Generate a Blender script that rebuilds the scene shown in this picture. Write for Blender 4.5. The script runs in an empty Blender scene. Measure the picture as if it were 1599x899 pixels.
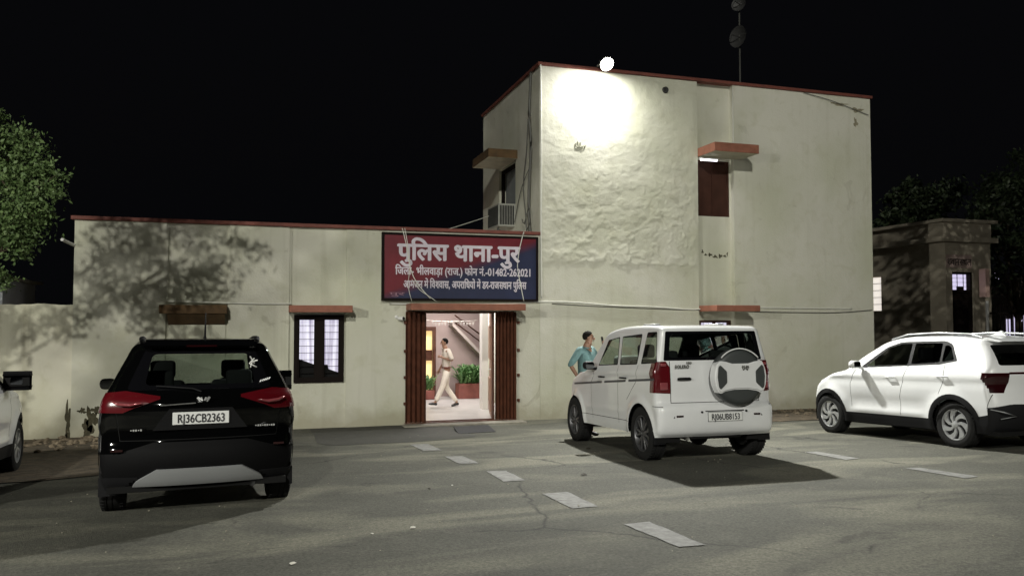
import bpy, bmesh, math, random
import numpy as np
from mathutils import Vector, Matrix, kdtree
random.seed(7); rng = np.random.default_rng(7)
R = math.radians
scene = bpy.context.scene
COL = scene.collection

# ------------------------------------------------------------------ camera
F_PX, CAM_H = 1247.0, 2.2
YAW, PIT = R(17.5), math.atan(50.5/1247.0)
cd = bpy.data.cameras.new('camera'); cam = bpy.data.objects.new('camera', cd); COL.objects.link(cam)
cd.sensor_width = 36.0; cd.lens = F_PX/1599*36.0; cd.clip_start = 0.05; cd.clip_end = 600
cam.location = (0, 0, CAM_H); cam.rotation_euler = (math.pi/2+PIT, 0, -YAW)
scene.camera = cam
FWD = Vector((math.sin(YAW)*math.cos(PIT), math.cos(YAW)*math.cos(PIT), math.sin(PIT)))
RGT = Vector((math.cos(YAW), -math.sin(YAW), 0)); UPV = RGT.cross(FWD)
def ray(px, py): return FWD + RGT*((px-799.5)/F_PX) - UPV*((py-449.5)/F_PX)
def atY(px, py, y):                       # point of the plane y = const seen at a pixel of the photo
    d = ray(px, py); return Vector((0, 0, CAM_H)) + d*(y/d.y)
W = 16.82                                 # facade plane
SLOPE = .047
def gz(x, y): 
    return SLOPE*max(0.0, 16.3-y)
def atG(px, py):
    d = ray(px, py); t = (CAM_H-SLOPE*16.3)/(-d.z-SLOPE*d.y)
    p = Vector((0, 0, CAM_H)) + d*t
    if p.y > 16.3: t = CAM_H/(-d.z); p = Vector((0, 0, CAM_H)) + d*t
    return p

# ------------------------------------------------------------------ render, world, lights
scene.view_settings.view_transform = 'Standard'; scene.view_settings.look = 'None'
scene.view_settings.exposure = 0.0; scene.view_settings.gamma = 1.0
scene.cycles.use_denoising = True
scene.cycles.sample_clamp_indirect = 4.0
scene.cycles.max_bounces = 6; scene.cycles.transparent_max_bounces = 12
world = bpy.data.worlds.new('World'); scene.world = world; world.use_nodes = True
bg = world.node_tree.nodes['Background']
sky = world.node_tree.nodes.new('ShaderNodeTexSky'); sky.sky_type = 'NISHITA'; sky.sun_disc = False
sky.sun_elevation = R(-4); sky.sun_rotation = R(200)
mixw = world.node_tree.nodes.new('ShaderNodeMixRGB'); mixw.blend_type = 'ADD'; mixw.inputs[0].default_value = 1
mulw = world.node_tree.nodes.new('ShaderNodeMixRGB'); mulw.blend_type = 'MULTIPLY'; mulw.inputs[0].default_value = 1
mulw.inputs[2].default_value = (.02, .02, .02, 1)
world.node_tree.links.new(sky.outputs[0], mulw.inputs[1])
world.node_tree.links.new(mulw.outputs[0], mixw.inputs[1]); mixw.inputs[2].default_value = (.0018, .0019, .0024, 1)
world.node_tree.links.new(mixw.outputs[0], bg.inputs[0]); bg.inputs[1].default_value = 1.0

FLOOD_POS = Vector((7.34, 16.22, 7.93)); FLOOD_AIM = Vector((0.0, -0.80, -0.60)); SPILL_AIM = Vector((-.08, .34, -.93))
FLOOD_W, SPILL_W, MAST_W, INDOOR_W, FILL_W = 1250, 120, 6700, 76, 1020
FILL_POS = Vector((-12.5, .5, 6.4)); FILL_AIM = Vector((11.5, 15.5, -5.0))
MAST_POS = Vector((-13.0, -40.0, 27.0)); MAST_AIM = Vector((17, 57, -26))
FLOOD_COL, MAST_COL = (1.0, .995, .93), (1.0, .985, .885)

# ------------------------------------------------------------------ naming helpers
def tag(o, label=None, cat=None, group=None, kind=None):
    if label: o['label'] = label
    if cat: o['category'] = cat
    if group: o['group'] = group
    if kind: o['kind'] = kind
    return o
def thing(name, label, cat, loc=(0, 0, 0), rz=0, group=None):
    o = bpy.data.objects.new(name, None); COL.objects.link(o); o.location = loc; o.rotation_euler = (0, 0, rz)
    o.empty_display_size = .2
    return tag(o, label, cat, group)
def copy_tree(o, parent=None):
    c = o.copy(); COL.objects.link(c); c.parent = parent
    for ch in [x for x in bpy.data.objects if x.parent == o]: copy_tree(ch, c)
    return c

# ------------------------------------------------------------------ material helpers
MATS = {}
def nt(m): return m.node_tree.nodes, m.node_tree.links
def mat(name, col, rough=.6, metal=0.0, coat=0.0, var=0.0, scale=8.0, bump=0.0, bscale=30.0, emit=0.0, ecol=None, var2=None, spec=.5):
    if name in MATS: return MATS[name]
    m = bpy.data.materials.new(name); m.use_nodes = True; N, L = nt(m); b = N['Principled BSDF']
    b.inputs['Base Color'].default_value = (*col, 1); b.inputs['Roughness'].default_value = rough
    b.inputs['Metallic'].default_value = metal; b.inputs['Coat Weight'].default_value = coat
    b.inputs['Coat Roughness'].default_value = .04; b.inputs['Specular IOR Level'].default_value = spec
    tc = N.new('ShaderNodeTexCoord')
    if var > 0:
        n = N.new('ShaderNodeTexNoise'); n.inputs['Scale'].default_value = scale; n.inputs['Detail'].default_value = 6
        L.new(tc.outputs['Object'], n.inputs['Vector'])
        r = N.new('ShaderNodeValToRGB'); r.color_ramp.elements[0].position = .3; r.color_ramp.elements[1].position = .7
        c2 = var2 or tuple(c*(1-var) for c in col)
        r.color_ramp.elements[0].color = (*c2, 1); r.color_ramp.elements[1].color = (*col, 1)
        L.new(n.outputs['Fac'], r.inputs[0]); L.new(r.outputs[0], b.inputs['Base Color'])
    if bump > 0:
        n = N.new('ShaderNodeTexNoise'); n.inputs['Scale'].default_value = bscale; n.inputs['Detail'].default_value = 5
        L.new(tc.outputs['Object'], n.inputs['Vector'])
        bp = N.new('ShaderNodeBump'); bp.inputs['Strength'].default_value = 1; bp.inputs['Distance'].default_value = bump
        L.new(n.outputs['Fac'], bp.inputs['Height']); L.new(bp.outputs[0], b.inputs['Normal'])
    if emit > 0:
        b.inputs['Emission Color'].default_value = (*(ecol or col), 1); b.inputs['Emission Strength'].default_value = emit
    MATS[name] = m
    return m
def glass(name, tint, rough=.02):
    if name in MATS: return MATS[name]
    m = bpy.data.materials.new(name); m.use_nodes = True; N, L = nt(m); N.remove(N['Principled BSDF'])
    out = N['Material Output']; t = N.new('ShaderNodeBsdfTransparent'); t.inputs[0].default_value = (*tint, 1)
    g = N.new('ShaderNodeBsdfGlossy'); g.inputs['Roughness'].default_value = rough
    f = N.new('ShaderNodeFresnel'); f.inputs[0].default_value = 1.5; mx = N.new('ShaderNodeMixShader')
    L.new(f.outputs[0], mx.inputs[0]); L.new(t.outputs[0], mx.inputs[1]); L.new(g.outputs[0], mx.inputs[2]); L.new(mx.outputs[0], out.inputs[0])
    MATS[name] = m; return m

def plaster(name, base, seed=0, stain=.5):
    """old painted plaster: patches, hairline dirt, weathering under the parapet and splash dirt at the foot"""
    m = bpy.data.materials.new(name); m.use_nodes = True; N, L = nt(m); b = N['Principled BSDF']
    b.inputs['Roughness'].default_value = .9; b.inputs['Specular IOR Level'].default_value = .15
    tc = N.new('ShaderNodeTexCoord'); mp = N.new('ShaderNodeMapping'); mp.inputs['Location'].default_value = (seed*3.1, seed*1.7, seed)
    L.new(tc.outputs['Object'], mp.inputs[0])
    def noise(sc, det=6, vec=None, dist=0):
        n = N.new('ShaderNodeTexNoise'); n.inputs['Scale'].default_value = sc; n.inputs['Detail'].default_value = det; n.inputs['Distortion'].default_value = dist
        L.new(vec or mp.outputs[0], n.inputs['Vector']); return n
    def ramp(fac, p0, p1, c0=(0, 0, 0, 1), c1=(1, 1, 1, 1)):
        r = N.new('ShaderNodeValToRGB'); r.color_ramp.elements[0].position = p0; r.color_ramp.elements[1].position = p1
        r.color_ramp.elements[0].color = c0; r.color_ramp.elements[1].color = c1; L.new(fac, r.inputs[0]); return r
    def mix(fac, a, c, amt=1.0):
        x = N.new('ShaderNodeMixRGB'); 
        if amt < 1:
            mm = N.new('ShaderNodeMath'); mm.operation = 'MULTIPLY'; mm.inputs[1].default_value = amt; L.new(fac, mm.inputs[0]); fac = mm.outputs[0]
        L.new(fac, x.inputs[0])
        for k, v in ((1, a), (2, c)):
            if isinstance(v, tuple): x.inputs[k].default_value = (*v, 1)
            else: L.new(v, x.inputs[k])
        return x
    big = ramp(noise(.55, 5).outputs[0], .38, .66)
    c = mix(big.outputs[0], base, tuple(v*k for v, k in zip(base, (.86, .88, .80))))
    mid = ramp(noise(3.2, 8, dist=.6).outputs[0], .52, .72)
    c = mix(mid.outputs[0], c.outputs[0], tuple(v*k for v, k in zip(base, (.80, .80, .70))), .45)
    # vertical streaks
    mp2 = N.new('ShaderNodeMapping'); mp2.inputs['Scale'].default_value = (3.0, 3.0, .16); L.new(tc.outputs['Object'], mp2.inputs[0])
    st = ramp(noise(1.6, 6, mp2.outputs[0]).outputs[0], .55, .78)
    c = mix(st.outputs[0], c.outputs[0], (.20, .18, .11), .45*stain)
    # blotches of mould and flaked paint
    bl = ramp(noise(1.7, 12, dist=1.2).outputs[0], .665, .70)
    c = mix(bl.outputs[0], c.outputs[0], (.16, .14, .085), .42*stain)
    sp = N.new('ShaderNodeSeparateXYZ'); geo = N.new('ShaderNodeNewGeometry'); L.new(geo.outputs['Position'], sp.inputs[0])
    # dirt at the foot
    nz = noise(2.4, 8)
    ad = N.new('ShaderNodeMath'); ad.operation = 'MULTIPLY_ADD'; L.new(nz.outputs[0], ad.inputs[0]); ad.inputs[1].default_value = -.9; L.new(sp.outputs[2], ad.inputs[2])
    ft = ramp(ad.outputs[0], -.0, .12, (1, 1, 1, 1), (0, 0, 0, 1))
    # ramp clamps at 0..1: shift
    ad2 = N.new('ShaderNodeMath'); ad2.operation = 'ADD'; ad2.inputs[1].default_value = .35; L.new(ad.outputs[0], ad2.inputs[0]); L.new(ad2.outputs[0], ft.inputs[0])
    ft.color_ramp.elements[0].position = .0; ft.color_ramp.elements[1].position = .42
    c = mix(ft.outputs[0], c.outputs[0], (.27, .24, .16), .55)
    L.new(c.outputs[0], b.inputs['Base Color'])
    bm1 = N.new('ShaderNodeBump'); bm1.inputs['Distance'].default_value = .05; bm1.inputs['Strength'].default_value = .55
    L.new(noise(1.3, 7, dist=.4).outputs[0], bm1.inputs['Height'])
    bm2 = N.new('ShaderNodeBump'); bm2.inputs['Distance'].default_value = .006; bm2.inputs['Strength'].default_value = .8
    L.new(noise(28, 6).outputs[0], bm2.inputs['Height']); L.new(bm1.outputs[0], bm2.inputs['Normal']); L.new(bm2.outputs[0], b.inputs['Normal'])
    return m

# ------------------------------------------------------------------ mesh helpers
def new_obj(name, bm, mats, parent=None, smooth=False, label=None, off=None, smooth_angle=None):
    me = bpy.data.meshes.new(name)
    if off is not None: bmesh.ops.translate(bm, verts=bm.verts, vec=-Vector(off))
    bm.normal_update(); bm.to_mesh(me); bm.free()
    if not isinstance(mats, (list, tuple)): mats = [mats]
    for m in mats: me.materials.append(m)
    o = bpy.data.objects.new(name, me); COL.objects.link(o)
    if parent: o.parent = parent
    if smooth or smooth_angle:
        me.shade_smooth()
        if smooth_angle: me.set_sharp_from_angle(angle=R(smooth_angle))
    if label: o['label'] = label
    return o
def box(bm, c, s, rot=None, mi=0, bevel=0):
    r = bmesh.ops.create_cube(bm, size=1.0); vs = r['verts']
    M = Matrix.Translation(Vector(c)) @ (rot.to_4x4() if rot else Matrix()) @ Matrix.Diagonal((*s, 1))
    bmesh.ops.transform(bm, matrix=M, verts=vs)
    fs = list({f for v in vs for f in v.link_faces})
    for f in fs: f.material_index = mi
    if bevel > 0:
        es = list({e for f in fs for e in f.edges})
        rb = bmesh.ops.bevel(bm, geom=es, offset=bevel, segments=2, affect='EDGES', profile=.5)
        for f in rb['faces']: f.material_index = mi
    return fs
def bx(bm, x0, x1, y0, y1, z0, z1, mi=0, bevel=0):
    return box(bm, ((x0+x1)/2, (y0+y1)/2, (z0+z1)/2), (abs(x1-x0), abs(y1-y0), abs(z1-z0)), None, mi, bevel)
def tube(bm, pts, r, n=8, mi=0, caps=True):
    pts = [Vector(p) for p in pts]; rings = []
    rs = r if isinstance(r, (list, tuple)) else [r]*len(pts)
    for i, p in enumerate(pts):
        t = (pts[min(i+1, len(pts)-1)]-pts[max(i-1, 0)]).normalized()
        a = t.cross(Vector((0, 0, 1))); a = a if a.length > .05 else t.cross(Vector((0, 1, 0))); a.normalize(); b = t.cross(a)
        rings.append([bm.verts.new(p+(a*math.cos(2*math.pi*k/n)+b*math.sin(2*math.pi*k/n))*rs[i]) for k in range(n)])
    for i in range(len(rings)-1):
        for k in range(n):
            f = bm.faces.new((rings[i][k], rings[i][(k+1) % n], rings[i+1][(k+1) % n], rings[i+1][k])); f.material_index = mi; f.smooth = True
    if caps:
        for rg in (rings[0], rings[-1]):
            try: bm.faces.new(rg).material_index = mi
            except ValueError: pass
def lathe(bm, prof, n=32, axis='z', c=(0, 0, 0), mi=0, closed=False):
    rings = []
    for (r, h) in prof:
        rg = []
        for k in range(n):
            a = 2*math.pi*k/n; u, v = r*math.cos(a), r*math.sin(a)
            p = (u, v, h) if axis == 'z' else ((u, h, v) if axis == 'y' else (h, u, v))
            rg.append(bm.verts.new(Vector(c)+Vector(p)))
        rings.append(rg)
    m = len(rings)
    for i in range(m if closed else m-1):
        for k in range(n):
            f = bm.faces.new((rings[i][k], rings[i][(k+1) % n], rings[(i+1) % m][(k+1) % n], rings[(i+1) % m][k])); f.material_index = mi; f.smooth = True
    return rings
def prism(bm, poly, axis, a, b, mi=0):
    """extrude a 2-D outline between a and b along an axis; outline coords: y->(x,z), x->(y,z), z->(x,y)"""
    def P(p, t): return {'y': (p[0], t, p[1]), 'x': (t, p[0], p[1]), 'z': (p[0], p[1], t)}[axis]
    A = [bm.verts.new(P(p, a)) for p in poly]; B = [bm.verts.new(P(p, b)) for p in poly]
    fs = [bm.faces.new(A), bm.faces.new(B)]
    n = len(poly)
    for i in range(n): fs.append(bm.faces.new((A[i], A[(i+1) % n], B[(i+1) % n], B[i])))
    for f in fs: f.material_index = mi
    bmesh.ops.recalc_face_normals(bm, faces=fs)
    return fs
def rpoly(pts, r=.04, n=4):
    out = []; m = len(pts)
    for i in range(m):
        p = Vector(pts[i][:2]); a = Vector(pts[i-1][:2]); b = Vector(pts[(i+1) % m][:2])
        rr = pts[i][2] if len(pts[i]) > 2 else r
        da, db = (a-p), (b-p); k = min(rr, da.length*.45, db.length*.45)
        if k < 1e-4: out.append(tuple(p)); continue
        p0, p1 = p+da.normalized()*k, p+db.normalized()*k
        for j in range(n+1):
            t = j/n; q = p0*(1-t)**2+p*2*t*(1-t)+p1*t*t; out.append((q.x, q.y))
    return out
def text_bm(s, size, xs=1.0, bold=0.0, depth=.002):
    """lettering as flat mesh in the XZ plane (facing -y), origin at its lower left; bold by layered shifted copies"""
    cu = bpy.data.curves.new('tmp_text', 'FONT'); cu.body = s; cu.size = size; cu.resolution_u = 3
    ob = bpy.data.objects.new('tmp_text', cu); COL.objects.link(ob)
    dg = bpy.context.evaluated_depsgraph_get(); me = bpy.data.meshes.new_from_object(ob.evaluated_get(dg))
    bpy.data.objects.remove(ob); bpy.data.curves.remove(cu)
    out = bmesh.new(); sh = [(0, 0)]
    if bold > 0: sh = [(0, 0), (bold, 0), (-bold, 0), (0, bold*.7), (0, -bold*.7), (bold*.7, bold*.5), (-bold*.7, -bold*.5)]
    for i, (dx, dz) in enumerate(sh):
        t = bmesh.new(); t.from_mesh(me)
        for v in t.verts: v.co = Vector((v.co.x*xs+dx, -depth-.0004*i, v.co.y+dz))
        tm = bpy.data.meshes.new('t'); t.to_mesh(tm); t.free(); out.from_mesh(tm); bpy.data.meshes.remove(tm)
    bpy.data.meshes.remove(me)
    return out
def bm_width(bm):
    xs = [v.co.x for v in bm.verts]; return min(xs), max(xs)
def text_run(parts, size, xs=1.0, bold=0.0):
    """parts: strings; a leading '~' makes a half consonant (its right stem cut away) joined to the next one"""
    out = bmesh.new(); x = 0
    for s in parts:
        half = s.startswith('~'); s2 = s[1:] if half else s
        t = text_bm(s2, size, xs, bold); a, b = bm_width(t)
        if half:
            cut = b-.15*size*xs
            bmesh.ops.bisect_plane(t, geom=t.verts[:]+t.edges[:]+t.faces[:], plane_co=(cut, 0, 0), plane_no=(1, 0, 0), clear_outer=True); b = cut
        bmesh.ops.translate(t, verts=t.verts, vec=(x-min(a, 0), 0, 0)); x += b-min(a, 0)-bold*.5
        if s.endswith(' '): x += .26*size*xs
        tm = bpy.data.meshes.new('t'); t.to_mesh(tm); t.free(); out.from_mesh(tm); bpy.data.meshes.remove(tm)
    return out, x

# ================================================================== MATERIALS
M_wall = plaster('cream_plaster', (.58, .57, .49), 1)
M_wall2 = plaster('tower_plaster', (.60, .59, .515), 5, .35)
M_wallold = plaster('compound_plaster', (.62, .60, .50), 9, 1.0)
M_red = mat('oxide_red_paint', (.18, .052, .036), .7, var=.35, scale=5, bump=.003, bscale=40)
M_redledge = mat('ledge_red_paint', (.32, .125, .078), .7, var=.3, scale=6, bump=.003, bscale=40)
M_brown = mat('brown_enamel', (.10, .036, .020), .5, spec=.25, var=.4, scale=9, bump=.002, bscale=60)
M_brownshut = mat('shutter_brown', (.060, .026, .018), .7, spec=.15, var=.3, scale=4)
M_blackpaint = mat('window_frame_black', (.010, .007, .006), .7, spec=.08)
M_black = mat('black_plastic', (.010, .010, .011), .6, spec=.14)
M_rub = mat('tyre_rubber', (.016, .016, .016), .85, spec=.2, var=.3, scale=20)
M_dark = mat('dark_interior', (.010, .010, .010), .8, spec=.1)
M_seat = mat('seat_fabric', (.02, .02, .022), .9)
M_chrome = mat('chrome', (.70, .70, .70), .28, .55)
M_alloy = mat('silver_wheel_paint', (.52, .53, .54), .32, .6)
M_alloydk = mat('grey_wheel_paint', (.10, .10, .105), .38, .6)
M_silver = mat('satin_silver', (.36, .37, .38), .45, .35)
M_plate = mat('number_plate_white', (.72, .73, .72), .4)
M_ink = mat('plate_ink', (.015, .015, .02), .5)
M_tail = mat('tail_lamp_red', (.085, .003, .006), .2, coat=1)
M_taildk = mat('tail_lamp_dark_red', (.018, .002, .003), .1, coat=1)
M_tailcl = mat('tail_lamp_reflector', (.30, .07, .08), .15, .2, coat=1)
M_refl = mat('bumper_reflector_red', (.25, .005, .005), .2, coat=1)
G_side = glass('tinted_side_glass', (.60, .65, .62))
G_rear = glass('tinted_rear_glass', (.50, .55, .52))
G_dark = glass('dark_privacy_glass', (.05, .06, .06))
G_ws = glass('windscreen_glass', (.70, .76, .72))
M_white = mat('white_trim', (.72, .72, .70), .5)
M_pvc = mat('white_cable_sheath', (.66, .66, .60), .55)
M_cabledk = mat('grey_cable_sheath', (.10, .10, .09), .6)
def carpaint(name, col, rough, coat=1.0):
    m = mat(name, col, rough, coat=coat, var=.06, scale=3); N, L = nt(m); b = N['Principled BSDF']
    n = N.new('ShaderNodeTexNoise'); n.inputs['Scale'].default_value = 7; n.inputs['Detail'].default_value = 9
    tc = N.new('ShaderNodeTexCoord'); L.new(tc.outputs['Object'], n.inputs['Vector'])
    mr = N.new('ShaderNodeMapRange'); mr.inputs[3].default_value = .015; mr.inputs[4].default_value = .05; L.new(n.outputs[0], mr.inputs[0]); L.new(mr.outputs[0], b.inputs['Coat Roughness'])
    return m
P_black = carpaint('black_car_paint', (.0016, .0017, .0018), .5); P_black.node_tree.nodes['Principled BSDF'].inputs['Specular IOR Level'].default_value = 0
P_white = carpaint('white_car_paint', (.73, .74, .75), .35)

# ================================================================== GROUND
def asphalt():
    m = bpy.data.materials.new('worn_asphalt'); m.use_nodes = True; N, L = nt(m); b = N['Principled BSDF']
    b.inputs['Roughness'].default_value = .88; b.inputs['Specular IOR Level'].default_value = .25
    tc = N.new('ShaderNodeTexCoord')
    def noise(sc, det=6, dist=0, v=None):
        n = N.new('ShaderNodeTexNoise'); n.inputs['Scale'].default_value = sc; n.inputs['Detail'].default_value = det; n.inputs['Distortion'].default_value = dist
        L.new(v or tc.outputs['Object'], n.inputs['Vector']); return n
    def ramp(f, p0, p1, c0, c1):
        r = N.new('ShaderNodeValToRGB'); r.color_ramp.elements[0].position = p0; r.color_ramp.elements[1].position = p1
        r.color_ramp.elements[0].color = (*c0, 1); r.color_ramp.elements[1].color = (*c1, 1); L.new(f, r.inputs[0]); return r
    def mix(f, a, c, amt=1):
        x = N.new('ShaderNodeMixRGB'); mm = N.new('ShaderNodeMath'); mm.operation = 'MULTIPLY'; mm.inputs[1].default_value = amt; L.new(f, mm.inputs[0]); L.new(mm.outputs[0], x.inputs[0])
        L.new(a, x.inputs[1])
        if isinstance(c, tuple): x.inputs[2].default_value = (*c, 1)
        else: L.new(c, x.inputs[2])
        return x
    c = ramp(noise(.45, 5, .5).outputs[0], .3, .7, (.066, .066, .055), (.100, .100, .084))
    # drifting dust lying in long soft tongues
    mp = N.new('ShaderNodeMapping'); mp.inputs['Scale'].default_value = (.55, 1.5, 1); mp.inputs['Rotation'].default_value = (0, 0, R(14)); L.new(tc.outputs['Object'], mp.inputs[0])
    d = ramp(noise(.62, 9, .9, mp.outputs[0]).outputs[0], .50, .66, (0, 0, 0), (1, 1, 1))
    c = mix(d.outputs[0], c.outputs[0], (.185, .180, .142), .75)
    d2 = ramp(noise(2.6, 10, .4).outputs[0], .55, .75, (0, 0, 0), (1, 1, 1))
    c = mix(d2.outputs[0], c.outputs[0], (.145, .138, .115), .35)
    # oil spots and patched bits
    o = ramp(noise(1.1, 8, .8).outputs[0], .66, .70, (0, 0, 0), (1, 1, 1))
    c = mix(o.outputs[0], c.outputs[0], (.032, .031, .029), .45)
    # hairline cracks, only where the noise mask lets them through
    cv = N.new('ShaderNodeTexVoronoi'); cv.feature = 'DISTANCE_TO_EDGE'; cv.inputs['Scale'].default_value = .42
    wn_ = noise(1.3, 6); wm = N.new('ShaderNodeMixRGB'); wm.inputs[0].default_value = .35; L.new(tc.outputs['Object'], wm.inputs[1]); L.new(wn_.outputs['Color'], wm.inputs[2]); L.new(wm.outputs[0], cv.inputs['Vector'])
    ck = ramp(cv.outputs['Distance'], .0, .0065, (1, 1, 1), (0, 0, 0)); cm = ramp(noise(.5, 3).outputs[0], .47, .56, (0, 0, 0), (1, 1, 1))
    cmul = N.new('ShaderNodeMath'); cmul.operation = 'MULTIPLY'; L.new(ck.outputs[0], cmul.inputs[0]); L.new(cm.outputs[0], cmul.inputs[1])
    c = mix(cmul.outputs[0], c.outputs[0], (.018, .018, .017), .8)
    # aggregate
    v = N.new('ShaderNodeTexVoronoi'); v.inputs['Scale'].default_value = 95; L.new(tc.outputs['Object'], v.inputs['Vector'])
    g = N.new('ShaderNodeMixRGB'); g.blend_type = 'MULTIPLY'; g.inputs[0].default_value = .55
    gr = ramp(v.outputs['Color'], .0, 1.0, (.55, .55, .55), (1.35, 1.33, 1.28))
    L.new(c.outputs[0], g.inputs[1]); L.new(gr.outputs[0], g.inputs[2])
    n3 = ramp(noise(38, 5).outputs[0], .35, .65, (.72, .72, .72), (1.25, 1.25, 1.25))
    g2 = N.new('ShaderNodeMixRGB'); g2.blend_type = 'MULTIPLY'; g2.inputs[0].default_value = .8; L.new(g.outputs[0], g2.inputs[1]); L.new(n3.outputs[0], g2.inputs[2])
    L.new(g2.outputs[0], b.inputs['Base Color'])
    bp = N.new('ShaderNodeBump'); bp.inputs['Distance'].default_value = .006; bp.inputs['Strength'].default_value = .7; L.new(v.outputs['Distance'], bp.inputs['Height'])
    bp2 = N.new('ShaderNodeBump'); bp2.inputs['Distance'].default_value = .02; bp2.inputs['Strength'].default_value = .5; L.new(noise(6, 8).outputs[0], bp2.inputs['Height']); L.new(bp.outputs[0], bp2.inputs['Normal'])
    L.new(bp2.outputs[0], b.inputs['Normal'])
    return m
bm = bmesh.new()
xs = [-90, -30, -10, 0, 10, 30, 110]; ys = [-60, -20, 0, 8, 16.0, 16.3, 16.9, 40, 160]
gv = [[bm.verts.new((x, y, gz(x, y))) for x in xs] for y in ys]
for i in range(len(ys)-1):
    for j in range(len(xs)-1): bm.faces.new((gv[i][j], gv[i][j+1], gv[i+1][j+1], gv[i+1][j]))
tag(new_obj('ground', bm, asphalt()), kind='structure')

def sheet(name, poly, m, lift=.004, step=None):
    """flat irregular patch that follows the ground"""
    bm = bmesh.new(); f = bm.faces.new([bm.verts.new((p[0], p[1], 0)) for p in poly])
    bmesh.ops.triangulate(bm, faces=[f])
    if min(p[1] for p in poly) < 16.3 < max(p[1] for p in poly):
        bmesh.ops.bisect_plane(bm, geom=bm.verts[:]+bm.edges[:]+bm.faces[:], plane_co=(0, 16.3, 0), plane_no=(0, 1, 0))
    for v in bm.verts: v.co.z = gz(v.co.x, v.co.y)+lift
    bmesh.ops.recalc_face_normals(bm, faces=bm.faces[:])
    for f in bm.faces:
        if f.normal.z < 0: f.normal_flip()
    return tag(new_obj(name, bm, m), kind='structure')
def wobble(poly, amp=.06, step=.25, seed=1):
    rr = random.Random(seed); out = []
    for i in range(len(poly)):
        a = Vector(poly[i]); b = Vector(poly[(i+1) % len(poly)]); n = max(1, int((b-a).length/step))
        for k in range(n):
            p = a.lerp(b, k/n); out.append((p.x+rr.uniform(-amp, amp), p.y+rr.uniform(-amp, amp)))
    return out
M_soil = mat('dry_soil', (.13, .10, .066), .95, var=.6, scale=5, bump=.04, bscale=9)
M_strip = mat('dark_ground_strip', (.046, .045, .038), .85, var=.3, scale=6, bump=.006, bscale=60)
M_mark = mat('worn_road_paint', (.21, .21, .20), .8, var=.45, scale=13, var2=(.10, .10, .093), bump=.004, bscale=60)
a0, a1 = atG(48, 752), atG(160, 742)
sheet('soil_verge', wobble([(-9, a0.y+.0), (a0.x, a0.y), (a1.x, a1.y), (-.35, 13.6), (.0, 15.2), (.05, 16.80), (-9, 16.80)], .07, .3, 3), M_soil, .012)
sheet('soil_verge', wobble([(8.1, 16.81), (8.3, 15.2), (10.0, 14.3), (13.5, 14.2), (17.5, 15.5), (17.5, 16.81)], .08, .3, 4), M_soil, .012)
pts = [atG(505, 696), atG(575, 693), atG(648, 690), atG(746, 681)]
sheet('dark_strip', wobble([(pts[0].x-.02, 16.8), (pts[0].x-.05, pts[0].y+.5), (pts[0].x+.1, pts[0].y), (pts[1].x, pts[1].y), (pts[2].x, pts[2].y), (pts[3].x, pts[3].y), (pts[3].x-.05, 16.45), (2.9, 16.45), (2.9, 16.8)], .02, .3, 8), M_strip, .004)  # darker strip of ground with wobbly edges at the foot of the wing
# painted dashes
def dash(c0, c1, c2, c3, seed):
    q = [atG(*c) for c in (c0, c1, c2, c3)]
    sheet('lane_dash', wobble([(p.x, p.y) for p in q], .007, .10, seed), M_mark, .006)
dash((640, 694), (668, 693), (690, 703), (662, 704), 1)
dash((694, 713), (722, 712), (748, 723), (717, 724), 2)
dash((760, 736), (790, 735), (820, 750), (786, 752), 3)
dash((846, 771), (886, 768), (934, 791), (893, 794), 4)
dash((974, 819), (1014, 815), (1101, 851), (1060, 854), 5)
dash((1256, 706), (1276, 705), (1342, 716), (1322, 718), 6)
dash((1413, 731), (1436, 730), (1527, 744), (1508, 747), 7)
dash((1560, 667), (1580, 668), (1620, 674), (1600, 674), 9)

# ================================================================== POLICE STATION
bx_loc = (5.96, W, 0)
st = thing('police_station', 'cream police station, low wing left and taller tower block right', 'building', bx_loc)
def sp(name, bm, m, label=None, parent=None, **k):
    return new_obj(name, bm, m, parent or st, label=label, off=bx_loc if parent is None else None, **k)
def panel(bm, x0, x1, z0, z1, y, t, holes=()):
    """wall slab with rectangular openings (x0,x1,z0,z1), front at y, thickness t"""
    X = sorted({x0, x1, *[h[0] for h in holes], *[h[1] for h in holes]}); Z = sorted({z0, z1, *[h[2] for h in holes], *[h[3] for h in holes]})
    def solid(i, j):
        if i < 0 or j < 0 or i >= len(X)-1 or j >= len(Z)-1: return False
        cx, cz = (X[i]+X[i+1])/2, (Z[j]+Z[j+1])/2
        return not any(h[0] < cx < h[1] and h[2] < cz < h[3] for h in holes)
    def q(a, b, c, d): bm.faces.new([bm.verts.new(p) for p in (a, b, c, d)])
    for i in range(len(X)-1):
        for j in range(len(Z)-1):
            if not solid(i, j): continue
            a, b, c, d = X[i], X[i+1], Z[j], Z[j+1]
            q((a, y, c), (b, y, c), (b, y, d), (a, y, d)); q((b, y+t, c), (a, y+t, c), (a, y+t, d), (b, y+t, d))
            if not solid(i-1, j): q((a, y+t, c), (a, y, c), (a, y, d), (a, y+t, d))
            if not solid(i+1, j): q((b, y, c), (b, y+t, c), (b, y+t, d), (b, y, d))
            if not solid(i, j-1): q((a, y+t, c), (b, y+t, c), (b, y, c), (a, y, c))
            if not solid(i, j+1): q((a, y, d), (b, y, d), (b, y+t, d), (a, y+t, d))
bm = bmesh.new()
WT = .3; HW = 4.10
panel(bm, -3.36, -1.75, -.1, HW, W, WT)
panel(bm, -1.75, -.60, -.1, HW, W+.05, WT-.05)
panel(bm, -.60, .56, -.1, HW, W, WT)
panel(bm, .56, 1.70, -.1, HW, W+.035, WT-.035, [(.66, 1.66, .93, 2.32)])
panel(bm, 1.70, 5.955, -.1, HW, W, WT, [(2.95, 5.36, -.1, 2.40)])
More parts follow.
